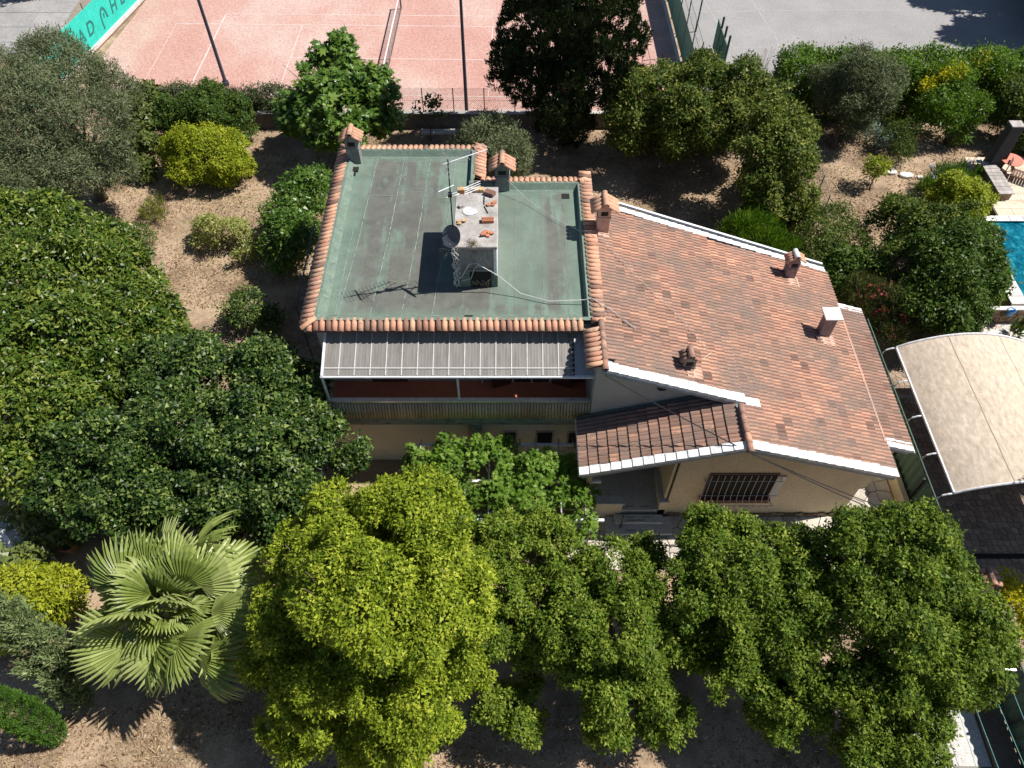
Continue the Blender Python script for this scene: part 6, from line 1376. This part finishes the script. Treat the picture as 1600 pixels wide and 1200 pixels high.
for i in range(9):
    az = i*0.7+0.2; o = link('dead_frond', DRY[0], pm); o.matrix_local = Matrix.Translation((0,0,3.2)) @ Matrix.Rotation(az,4,'Z') @ Matrix.Rotation(R(62),4,'Y')

# ================================================================ ground cover: dry grass, litter, pebbles
def scatter_leaves(name, rects, n, mat, L, asp, seed, upright=False, tm=0.5):
    g = np.random.default_rng(seed); A = np.array([(b-a)*(d-c) for a,b,c,d in rects]); idx = g.choice(len(rects), n, p=A/A.sum()); Rr = np.array(rects)[idx]
    x = Rr[:,0]+(Rr[:,1]-Rr[:,0])*g.random(n); y = Rr[:,2]+(Rr[:,3]-Rr[:,2])*g.random(n)
    f = np.sin(x*1.3+seed)*np.sin(y*1.1)+0.7*np.sin(x*0.5-y*0.9+seed)+g.normal(0,0.45,n); k = f > np.quantile(f,0.35); x, y = x[k], y[k]; m = len(x)
    P = np.c_[x,y,np.full(m,0.012)]; N = g.normal(size=(m,3))*0.4+np.array((0,0,1)); D = g.normal(size=(m,3))
    if upright: D = g.normal(size=(m,3))*0.6+np.array((0,0,0.8)); N = np.cross(D,g.normal(size=(m,3)))
    Ls = L*np.exp(g.normal(0,0.35,m)); P[:,2] += 0.0 if upright else 0.012
    link(name, leaf_mesh(name, P, N, D, Ls, Ls*asp, np.clip(g.normal(tm,0.25,m),0,1), mat, tri=True), None, None, 'stuff')
scatter_leaves('weeds', [(3.2,8,23.8,28),(4,9,26,31),(-14,-11,19,25),(-17,-12,26,32),(-15,-8,1.5,4.5),(17,24,32,36)], 9000, G['clipped'], 0.09, 0.25, 207, True, 0.5)
GAR = [(-24,-8,24,38),(-13,-7.5,20,26),(-16,14,1.0,6.5),(-12,-8,4,9),(4,13,23.6,38),(14,29,30.5,38.8),(-8,3,28,37.5),(-18,-14,1,9),(17,23,21,31)]
scatter_leaves('dry_grass', GAR, 150000, G['drygrass'], 0.15, 0.11, 201, False, 0.5)
scatter_leaves('leaf_litter', GAR, 90000, G['litter'], 0.085, 0.55, 202, False)
g = np.random.default_rng(203); n = 9000; A = np.array([(b-a)*(d-c) for a,b,c,d in GAR]); idx = g.choice(len(GAR), n, p=A/A.sum()); Rr = np.array(GAR)[idx]
x = Rr[:,0]+(Rr[:,1]-Rr[:,0])*g.random(n); y = Rr[:,2]+(Rr[:,3]-Rr[:,2])*g.random(n); s = 0.025*np.exp(g.normal(0,0.45,n))
oct_ = np.array([(1,0,0),(0,1,0),(-1,0,0),(0,-1,0),(0,0,.6),(0,0,-.6)]); Vp = (np.c_[x,y,np.full(n,0.012)][:,None,:]+oct_[None]*s[:,None,None]*np.exp(g.normal(0,0.2,(n,6,1)))).reshape(-1,3)
tri = np.array([(0,1,4),(1,2,4),(2,3,4),(3,0,4)]); Fp = (tri[None]+np.arange(n)[:,None,None]*6).reshape(-1,3)
me = bpy.data.meshes.new('pebbles'); me.from_pydata(Vp.tolist(), [], Fp.tolist()); me.materials.append(M('pebble', [(0.3,(0.28,0.21,0.15)),(0.7,(0.55,0.46,0.37))], 12, 0.9, 0.1)); link('pebbles', me, None, None, 'stuff')
print('LEAF TRIS', LEAVES[0], 'TRIS', sum(sum(len(p.vertices)-2 for p in m.polygons) if len(m.polygons) < 50000 else len(m.polygons)*2 for m in bpy.data.meshes))
